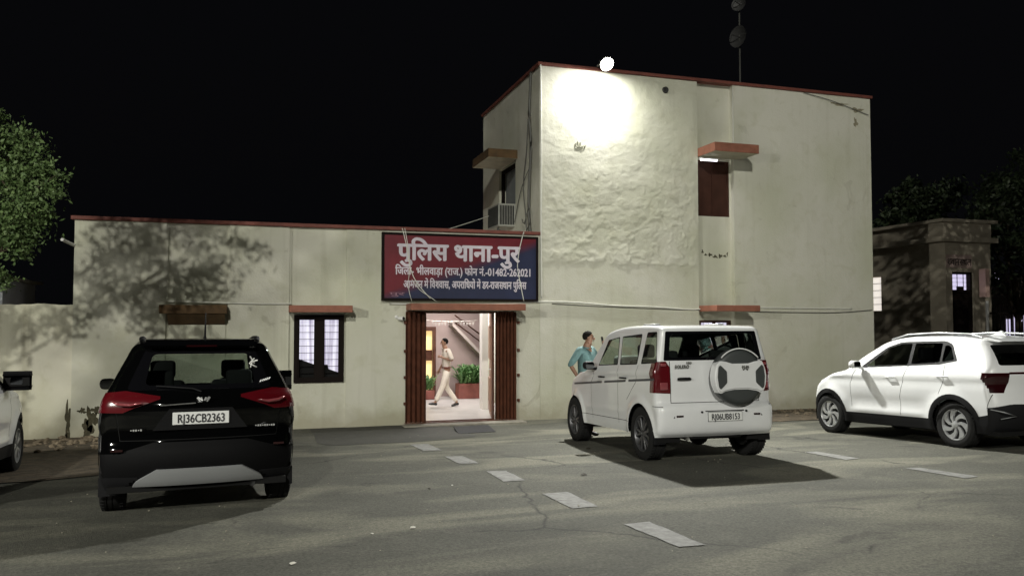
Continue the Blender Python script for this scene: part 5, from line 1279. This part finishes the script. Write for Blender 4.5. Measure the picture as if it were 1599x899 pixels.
bm = bmesh.new(); tube(bm, [(.12, .42, .32), (.5, .42, .34)], .03, 10); new_obj('exhaust_pipe', bm, M_cabledk, wc, smooth=True)
for s_ in (1, -1):
    bm = bmesh.new(); rbox(bm, .75, 1.05, s_*.50-.05, s_*.50+.05, 1.835, 1.862, .012); rbox(bm, 1.10, 1.18, s_*.50-.02, s_*.50+.02, 1.83, 1.87, .01); new_obj('roof_rack_foot', bm, M_silver, wc, smooth_angle=40)
    for x_ in (1.60, 2.42): door_handle(wc, x_-.45, 1.10, .872, M_black, s_)
mirror_part(wc, 2.22, 1.27, .86, M_black)
bm = bmesh.new(); rbox(bm, 1.90, 2.30, .10, .55, 1.20, 1.42, .06); new_obj('dash_cloth', bm, mat('crumpled_white', (.45, .45, .43), .9, bump=.03, bscale=8), wc, smooth=True)
for cx_ in (.6, 3.28):
    for s_ in (1, -1): make_wheel(wc, cx_, s_*.755, .36, .225, 'six', s_)
interior(wc, 2.0, 1.2, 1.52, 1.27, .80, 2.35, 3.78, .34, (.6, 3.28), .41)
place(wc, 5.83, 9.3, 88, .6, 3.28)

# ---------------------------------------------------------------- white crossover (right) and its look-alike at the left edge
def crossover(label, mirror_m, style):
    cc_ = thing('parked_car', label, 'car')
    def ex_c(x, z):
        ar = sum(.028*np.exp(-((np.hypot(x-cx_, z-.34)-.41)/.09)**2)*(z < .98) for cx_ in (.87, 3.48))
        return ar+.012*np.tanh((z-.99)*28)*bump(z, .99, .09)-.020*bump(z, .60, .10)*np.clip((x-1.2)/.3, 0, 1)*np.clip((3.1-x)/.3, 0, 1)+.012*bump(z, .45, .04)*np.clip((x-1.3)/.2, 0, 1)*np.clip((3.0-x)/.2, 0, 1)
    sh = Shell(rear=[(.20, .24), (.10, .32), (.03, .45), (.0, .62), (.03, .76), (.07, .92), (.06, 1.08), (.10, 1.20), (.26, 1.38), (.42, 1.53), (.46, 1.57)],
               top=[(.46, 1.57), (.8, 1.625), (1.3, 1.655), (1.9, 1.645), (2.3, 1.575), (2.65, 1.40), (3.0, 1.17), (3.1, 1.12), (3.5, 1.05), (3.95, .93)],
               front=[(3.95, .93), (4.17, .80), (4.27, .60), (4.26, .42), (4.18, .24)], zb=.24,
               wz=[(.2, .83), (.35, .86), (.6, .885), (.85, .89), (1.02, .885), (1.12, .86), (1.17, .835), (1.35, .755), (1.55, .66), (1.62, .63), (1.7, .61)],
               kr=.22, kf=.34, Rz=[(.2, .05), (.7, .08), (1.05, .07), (1.3, .06), (1.7, .07)], extra=ex_c)
    tmpbm = sh.bm
    for s_ in (1, -1):
        for cx_ in (.87, 3.48): sh.cut(circ(cx_, .34, .37, -20, 200, 26), 'y', SIDE(s_)).free()
        cl = sh.cut([(-.1, .1), (4.4, .1), (4.4, .40), (3.3, .405), (1.2, .40), (.62, .44), (-.1, .60)], 'y', SIDE(s_)); sh.obj('sill_cladding', cl, M_black, cc_, .004, .02)
        for cx_ in (.87, 3.48):
            acc = None
            for k in range(10):
                a0_, a1_ = -5+19*k, -5+19*(k+1); q_ = sh.cut(circ(cx_, .34, .37, a0_, a1_, 2)+circ(cx_, .34, .445, a1_, a0_, 2), 'y', SIDE(s_))
                if acc is None: acc = q_
                else: tm = bpy.data.meshes.new('t'); q_.to_mesh(tm); q_.free(); acc.from_mesh(tm); bpy.data.meshes.remove(tm)
            bmesh.ops.remove_doubles(acc, verts=acc.verts, dist=.0004); sh.obj('arch_cladding', acc, M_black, cc_, .008, 0)
        band = rpoly([(.82, 1.27, .02), (1.12, 1.215, .05), (2.72, 1.155, .03), (2.24, 1.50, .10), (1.95, 1.575, .08), (1.12, 1.575, .10), (.98, 1.52, .05)], .04)
        gl = sh.cut(band, 'y', SIDE(s_)); sh.bm = gl
        for poly in ([(1.72, 1.215), (2.58, 1.185), (2.20, 1.48), (1.95, 1.545), (1.74, 1.545)], [(1.13, 1.25), (1.66, 1.22), (1.68, 1.545), (1.16, 1.54)], [(.88, 1.285), (1.09, 1.255), (1.11, 1.51), (1.0, 1.49)]):
            sh.obj('side_window', sh.cut(rpoly(poly, .03), 'y', None), G_side, cc_, -.005)
        sh.bm = tmpbm; sh.obj('window_surround', gl, M_black, cc_, .001)
    gl = sh.cut(rpoly([(-.70, 1.205), (.70, 1.205), (.60, 1.50), (-.60, 1.50)], .04), 'x', REAR(.65)); sh.obj('rear_window', gl, G_dark, cc_, .0)
    sh.cut(rpoly([(-.66, 1.18), (.66, 1.18), (.56, 1.53), (-.56, 1.53)], .05), 'x', lambda c, n: n.x > .2 and 2.35 < c.x < 3.1).free()
    wsg = bmesh.new(); prism(wsg, [(-.72, 0), (.72, 0), (.60, .62), (-.60, .62)], 'y', 0, .004)
    bmesh.ops.transform(wsg, matrix=Matrix.Translation((3.02, 0, 1.16)) @ Matrix(((0, 0, -1.06, 0), (1, 0, 0, 0), (0, 0, .66, 0), (0, 0, 0, 1))), verts=wsg.verts); new_obj('windscreen', wsg, G_ws, cc_)
    for s_ in (1, -1):
        o_ = sh.cut([(s_*.95, 1.10), (s_*.60, 1.10), (s_*.62, .97), (s_*.70, .82), (s_*.95, .82)], 'x', lambda c, n: c.x < .36-.0*c.z and c.x < .40-(1.10-c.z)*.55)
        sh.obj('tail_lamp', o_, M_taildk, cc_, .006, .02)
    lbar = sh.cut([(-.6, 1.08), (.6, 1.08), (.6, 1.11), (-.6, 1.11)], 'x', REAR(.4)); sh.obj('light_bar', lbar, M_taildk, cc_, .002)
    lb = sh.cut([(-.95, .1), (.95, .1), (.95, .60), (.66, .66), (-.66, .66), (-.95, .60)], 'x', lambda c, n: c.x < .35 and n.x < -.05); sh.obj('lower_bumper', lb, M_black, cc_, .003, .01)
    for s_ in (1, -1):
        bm = bmesh.new(); tube(bm, [(.16, s_*.80, .46), (.06, s_*.62, .50), (.10, s_*.80, .56), (.30, s_*.885, .60)], .008, 6); new_obj('bumper_trim', bm, M_silver, cc_)
        bm = bmesh.new(); tube(bm, [(.56, s_*.575, 1.61), (.75, s_*.59, 1.665), (1.3, s_*.60, 1.70), (1.9, s_*.59, 1.69), (2.25, s_*.575, 1.62)], [.014, .016, .016, .016, .012], 8); new_obj('roof_rail', bm, M_silver, cc_, smooth=True)
        for x_, z_ in ((2.02, 1.01), (1.02, 1.035)): door_handle(cc_, x_, z_, .885, P_white, s_, .20)
        hl = sh.cut([(3.95, .80), (4.2, .74), (4.25, .82), (4.02, .88)], 'y', SIDE(s_)); sh.obj('headlight', hl, mat('headlamp', (.55, .57, .6), .08, .3, coat=1), cc_, .003)
    sb = bmesh.new()
    for s_ in (1, -1):
        for pts_ in ([(1.86, .42), (1.86, .7), (1.70, 1.20)], [(2.92, .50), (2.92, .9), (2.80, 1.13)], [(1.10, .78), (1.0, 1.0), (1.02, 1.22)], [(.30, .60), (.24, .80)]): seam(sh, pts_, sb, 'y', SIDE(s_), .004)
    seam(sh, [(-.62, .66), (.62, .66)], sb, 'x', REAR(.4)); sh.obj('panel_gap', sb, M_dark, cc_)
    sh.obj('body', sh.bm.copy(), P_white, cc_); sh.bm.free()
    bm = bmesh.new(); prism(bm, [(.24, 1.545), (.30, 1.53), (.60, 1.575), (.66, 1.62), (.44, 1.60)], 'y', -.58, .58); bmesh.ops.bevel(bm, geom=bm.edges[:], offset=.01, segments=2, affect='EDGES'); new_obj('spoiler', bm, P_white, cc_, smooth_angle=40)
    bm = bmesh.new(); prism(bm, [(.62, 1.625), (.98, 1.645), (.86, 1.66), (.70, 1.715)], 'y', -.02, .02); bmesh.ops.bevel(bm, geom=bm.edges[:], offset=.008, segments=2, affect='EDGES'); new_obj('fin_aerial', bm, P_white, cc_, smooth_angle=60)
    mirror_part(cc_, 2.66, 1.21, .87, mirror_m)
    for cx_ in (.87, 3.48):
        for s_ in (1, -1): make_wheel(cc_, cx_, s_*.765, .335, .215, style, s_)
    interior(cc_, 2.35, 1.45, 1.42, 1.14, .80, 2.75, 4.15, .22, (.87, 3.48), .37)
    return cc_
rc = crossover('white crossover with bright swirl wheels parked at the right edge', P_white, 'swirl')
place(rc, 10.7, 8.5, 92, .87, 3.48)
lc = crossover('white car cut off by the left edge, its black mirror and one wheel showing', M_black, 'five')
place(lc, -3.76, 8.75, 93, .87, 3.48)
# ================================================================== PEOPLE
def skin_obj(name, chains, m, parent, sub=2, label=None):
    """chains: list of [(co, r) ...]; a chain may start with ('@', key) to branch from a named joint; joints named by a third item"""
    verts, edges, rad, names = [], [], [], {}
    for ch in chains:
        prev = None
        for it in ch:
            if it[0] == '@': prev = names[it[1]]; continue
            verts.append(it[0]); rad.append(it[1]); i = len(verts)-1
            if len(it) > 2: names[it[2]] = i
            if prev is not None: edges.append((prev, i))
            prev = i
    me = bpy.data.meshes.new(name); me.from_pydata(verts, edges, []); o = bpy.data.objects.new(name, me); COL.objects.link(o)
    md = o.modifiers.new('s', 'SKIN'); md.use_smooth_shade = True; sv = me.skin_vertices[0].data
    for i, r in enumerate(rad):
        sv[i].radius = r if isinstance(r, tuple) else (r, r); sv[i].use_root = (i == 0)
    sb_ = o.modifiers.new('u', 'SUBSURF'); sb_.levels = sub; sb_.render_levels = sub
    dg = bpy.context.evaluated_depsgraph_get(); m2 = bpy.data.meshes.new_from_object(o.evaluated_get(dg)); o.modifiers.clear(); o.data = m2
    bpy.data.meshes.remove(me); m2.materials.clear(); m2.materials.append(m); m2.name = name; o.parent = parent; m2.shade_smooth()
    if label: o['label'] = label
    return o
def L3(a, b, t): return tuple(a[i]+(b[i]-a[i])*t for i in range(3))
def hand(ch, wrist, d, palm_n, key, curl=.5):
    """palm and five bent fingers growing from the wrist joint 'key'; d = direction of the hand, palm_n = way the palm faces"""
    d = Vector(d).normalized(); n = Vector(palm_n).normalized(); s = d.cross(n).normalized(); Wp = Vector(wrist)
    ch.append([('@', key), (tuple(Wp+d*.045), (.030, .018), key+'p')])
    for i, (o_, ln) in enumerate(((-.030, .070), (-.010, .080), (.010, .075), (.028, .060))):
        b = Wp+d*.085+s*o_; c1 = b+(d*(1-curl*.3)+n*curl*.4).normalized()*ln*.45; c2 = c1+(d*(1-curl)+n*curl).normalized()*ln*.4
        ch.append([('@', key+'p'), (tuple(b), .0095), (tuple(c1), .0085), (tuple(c2), .007)])
    t0 = Wp+d*.04-s*.035; t1 = t0+(d*.6-s*.6+n*.4).normalized()*.045
    ch.append([('@', key+'p'), (tuple(t0), .011), (tuple(t1), .009)])
def person(label, loc, hdg, J, skin, shirt, trous, shoe, hair, scale=1.0, lean=0, cat='person'):
    t = thing('person', label, cat, loc, hdg); t.scale = (scale,)*3
    hd = Vector(J['head'])                                   # centre of head, faces +x turned by J['turn']
    turn = Matrix.Rotation(J.get('turn', 0), 3, 'Z')
    def H(x, y, z): return tuple(hd+turn @ Vector((x, y, z)))
    ch = [[(J['pelvis'], (.13, .10), 'pelvis'), (J['waist'], (.12, .095)), (J['chest'], (.15, .105), 'chest'), (J['neck'], .058, 'neck'), (H(-.005, 0, -.075), .060), (H(.006, 0, -.045), (.068, .074)), (H(0, 0, .02), (.084, .092)), (H(-.008, 0, .070), (.074, .078))]]
    ch.append([('@', 'neck'), (H(.055, 0, -.088), .030)])   # jaw
    for s_ in ('l', 'r'):
        ch.append([('@', 'chest'), (J['sh'+s_], .055), (L3(J['sh'+s_], J['el'+s_], .5), .046), (J['el'+s_], .038), (L3(J['el'+s_], J['wr'+s_], .4), .036), (J['wr'+s_], .024, 'w'+s_)])
        hand(ch, J['wr'+s_], J['hd'+s_], J['pn'+s_], 'w'+s_, J.get('curl'+s_, .45))
        ch.append([('@', 'pelvis'), (J['hi'+s_], .085), (L3(J['hi'+s_], J['kn'+s_], .5), .075), (J['kn'+s_], .052), (L3(J['kn'+s_], J['an'+s_], .4), .050), (J['an'+s_], .034), (J['to'+s_], (.036, .022))])
    body = skin_obj('body', ch, skin, t)
    # face: nose, brows, eyes, mouth, ears are small shapes on the head
    bm = bmesh.new()
    def blob(c, r):
        q_ = bmesh.ops.create_icosphere(bm, subdivisions=2, radius=1)
        for v in q_['verts']: v.co = Vector(H(c[0]+v.co.x*r[0], c[1]+v.co.y*r[1], c[2]+v.co.z*r[2]))
    blob((.092, 0, -.018), (.018, .013, .024)); blob((.0, .083, -.01), (.016, .010, .030)); blob((.0, -.083, -.01), (.016, .010, .030)); blob((.082, 0, -.062), (.010, .024, .006))
    new_obj('face', bm, skin, body, smooth=True)
    bm = bmesh.new(); blob((.080, .030, .008), (.008, .013, .006)); blob((.080, -.030, .008), (.008, .013, .006)); blob((.086, 0, -.046), (.008, .028, .006) if J.get('moustache') else (.002, .002, .002)); blob((.084, .031, .024), (.006, .018, .004)); blob((.084, -.031, .024), (.006, .018, .004)); new_obj('eyes_and_brows', bm, hair, body, smooth=True)
    bm = bmesh.new(); blob((-.012, 0, .024), (.094, .090, .091))
    bmesh.ops.bisect_plane(bm, geom=bm.verts[:]+bm.edges[:]+bm.faces[:], plane_co=H(.035, 0, .045), plane_no=tuple(turn @ Vector((.75, 0, -.62))), clear_outer=True)
    bmesh.ops.bisect_plane(bm, geom=bm.verts[:]+bm.edges[:]+bm.faces[:], plane_co=H(0, 0, -.015), plane_no=tuple(turn @ Vector((.35, 0, -1))), clear_outer=True); new_obj('hair', bm, hair, t, smooth=True)
    sc = [[(L3(J['pelvis'], J['waist'], -.1), (.152, .118), 'b'), (L3(J['pelvis'], J['waist'], .45), (.150, .115)), (J['waist'], (.148, .112)), (L3(J['waist'], J['chest'], .5), (.160, .118)), (J['chest'], (.175, .122), 'chest'), (L3(J['chest'], J['neck'], .62), (.085, .075))]]
    for s_ in ('l', 'r'):
        e = J.get('sleeve', .95); sc.append([('@', 'chest'), (J['sh'+s_], .070), (L3(J['sh'+s_], J['el'+s_], .5), .064), (L3(J['sh'+s_], J['el'+s_], min(1, e)), .058)]+([(L3(J['el'+s_], J['wr'+s_], e-1), .050)] if e > 1 else []))
    sh_ = skin_obj('shirt', sc, shirt, t)
    bm = bmesh.new(); nk = Vector(L3(J['chest'], J['neck'], .75)); tube(bm, [tuple(nk+Vector((math.cos(a)*.068, math.sin(a)*.072, .012*math.cos(a)*-1))) for a in [R(30)+R(300)*k/12 for k in range(13)]], .016, 6); new_obj('collar', bm, shirt, sh_, smooth=True)
    tr = [[(L3(J['pelvis'], J['waist'], 1.0), (.125, .092)), (L3(J['pelvis'], J['waist'], .45), (.142, .108)), (J['pelvis'], (.150, .118), 'p')]]
    for s_ in ('l', 'r'): tr.append([('@', 'p'), (J['hi'+s_], .100), (L3(J['hi'+s_], J['kn'+s_], .5), .090), (J['kn'+s_], .072), (L3(J['kn'+s_], J['an'+s_], .5), .070), (L3(J['kn'+s_], J['an'+s_], .93), .064)])
    skin_obj('trousers', tr, trous, t)
    for s_ in ('l', 'r'):
        a_, b_2 = Vector(J['an'+s_]), Vector(J['to'+s_]); f_ = (b_2-a_); heel = a_+Vector((-.05, 0, -.045)) if abs(f_.z) < .10 else a_-f_.normalized()*.03+Vector((-.03, 0, -.03))
        skin_obj('shoe', [[(tuple(heel), .036), (tuple(a_.lerp(b_2, .35)+Vector((0, 0, -.01))), (.046, .044)), (tuple(b_2), (.048, .032)), (tuple(b_2+(b_2-heel).normalized()*.06), (.036, .022))]], shoe, t)
    bm = bmesh.new(); bc_ = Vector(L3(J['pelvis'], J['waist'], .45)); lathe(bm, [(.97, -.016), (1.0, -.014), (1.0, .014), (.97, .016)], 28, 'z')
    for v in bm.verts: v.co = Vector((v.co.x*.132, v.co.y*.168, v.co.z))+bc_
    new_obj('belt', bm, mat('leather_belt', (.16, .04, .03), .5), t, smooth_angle=50)
    return t
M_skin1 = mat('brown_skin', (.30, .165, .105), .55); M_skin2 = mat('dark_brown_skin', (.20, .105, .065), .5)
M_hair = mat('black_hair', (.008, .007, .006), .85, spec=.08)
M_khaki = mat('pale_khaki_uniform', (.74, .66, .58), .85, var=.15, scale=9, bump=.006, bscale=14)
M_teal = mat('teal_shirt', (.11, .20, .20), .8, var=.25, scale=9, bump=.008, bscale=12)
M_jeans = mat('dark_trousers', (.03, .035, .05), .85); M_shoe = mat('black_shoe', (.012, .012, .012), .35)
pc = atY(697, 632, 19.7)
J1 = dict(pelvis=(0, 0, .93), waist=(.01, 0, 1.07), chest=(.015, 0, 1.31), neck=(.02, 0, 1.49), head=(.055, 0, 1.615), turn=0,
          shl=(.0, .18, 1.42), ell=(-.10, .23, 1.17), wrl=(.12, .10, 1.24), hdl=(.8, -.5, .3), pnl=(0, -1, -.2), shr=(.01, -.18, 1.42), elr=(-.02, -.25, 1.15), wrr=(.12, -.25, .93), hdr=(.5, 0, -.85), pnr=(0, 1, 0),
          hil=(0, .09, .88), knl=(.13, .09, .50), anl=(.30, .09, .13), tol=(.42, .09, .10), hir=(0, -.09, .88), knr=(-.02, -.09, .48), anr=(-.30, -.09, .10), tor=(-.20, -.09, .03), sleeve=.95)
person('man in pale khaki police uniform striding left across the yard behind the doorway', (pc.x, 19.7, .03), math.pi, J1, M_skin1, M_khaki, M_khaki, M_shoe, M_hair, 1.0)
mr_ = ray(913, 533); mp_ = Vector((0, 0, CAM_H))+mr_*(14.3/mr_.dot(FWD))
J2 = dict(pelvis=(0, 0, .94), waist=(.0, 0, 1.08), chest=(.01, 0, 1.32), neck=(.02, 0, 1.50), head=(.05, 0, 1.62), turn=R(22), moustache=True,
          shl=(.0, .19, 1.44), ell=(.10, .31, 1.22), wrl=(.20, .20, 1.43), hdl=(.35, .05, .9), pnl=(-.9, 0, .35), curll=.7, shr=(.0, -.20, 1.44), elr=(-.12, -.33, 1.18), wrr=(.0, -.27, .96), hdr=(.5, .3, -.8), pnr=(.2, 1, 0),
          hil=(0, .09, .89), knl=(.03, .10, .49), anl=(-.01, .11, .09), tol=(.12, .12, .03), hir=(0, -.09, .89), knr=(.03, -.11, .49), anr=(-.02, -.12, .09), tor=(.11, -.15, .03), sleeve=1.12)
mh = R(-48)
man = person('man in a teal shirt raising a phone, standing beyond the square-backed white SUV', (mp_.x+.02, mp_.y, gz(mp_.x, mp_.y)), mh, J2, M_skin2, M_teal, M_jeans, M_shoe, M_hair, 1.08)
ph = thing('mobile_phone', 'dark mobile phone held upright in the raised hand of the man in teal', 'phone')
Rz = Matrix.Rotation(mh, 3, 'Z'); pw = Vector((mp_.x+.02, mp_.y, gz(mp_.x, mp_.y)))+Rz @ (Vector((.215, .205, 1.555))*1.08); ph.location = pw; ph.rotation_euler = (0, R(-12), mh)
bm = bmesh.new(); bx(bm, -.005, .005, -.038, .038, -.075, .085, 0, .004); new_obj('phone_body', bm, M_black, ph)
bm = bmesh.new(); bx(bm, -.0065, -.0052, -.034, .034, -.068, .078); new_obj('screen', bm, mat('phone_screen', (.02, .025, .03), .1), ph)
# ================================================================== MAST LIGHT (outside the picture, behind the viewer)
sl = thing('mast_light', 'tall mast light far behind the viewer that lights the whole yard', 'street lamp', (MAST_POS.x, MAST_POS.y-.9, gz(0, MAST_POS.y)))
zt = MAST_POS.z-gz(0, MAST_POS.y)
bm = bmesh.new(); tube(bm, [(0, 0, 0), (0, 0, zt)], [.22, .09], 12); new_obj('pole', bm, M_cabledk, sl)
bm = bmesh.new(); bx(bm, -.6, .6, .1, .7, zt, zt+.3, 0, .05); new_obj('lamp_head', bm, M_white, sl)
area('bulb', sl, (0, .9, zt), MAST_AIM, MAST_W, .45, MAST_COL, 120)
yl = thing('fill_lamp', 'short added fill lamp, unseen outside the left edge of the picture, lighting the left wall', 'street lamp', (FILL_POS.x-.8, FILL_POS.y, gz(0, FILL_POS.y)))  # unseen pole lamp added to fill the shadows on the left
zt = FILL_POS.z-gz(0, FILL_POS.y)+.1
bm = bmesh.new(); tube(bm, [(0, 0, 0), (0, 0, zt), (.3, 0, zt+.1), (.6, 0, zt+.1)], [.07, .05, .04, .035], 10); new_obj('pole', bm, M_cabledk, yl)
bm = bmesh.new(); bx(bm, .5, 1.1, -.12, .12, zt+.02, zt+.14, 0, .03); new_obj('lamp_head', bm, M_white, yl)
area('bulb', yl, (.8, 0, zt-.12), FILL_AIM, FILL_W, .30, MAST_COL, 150)
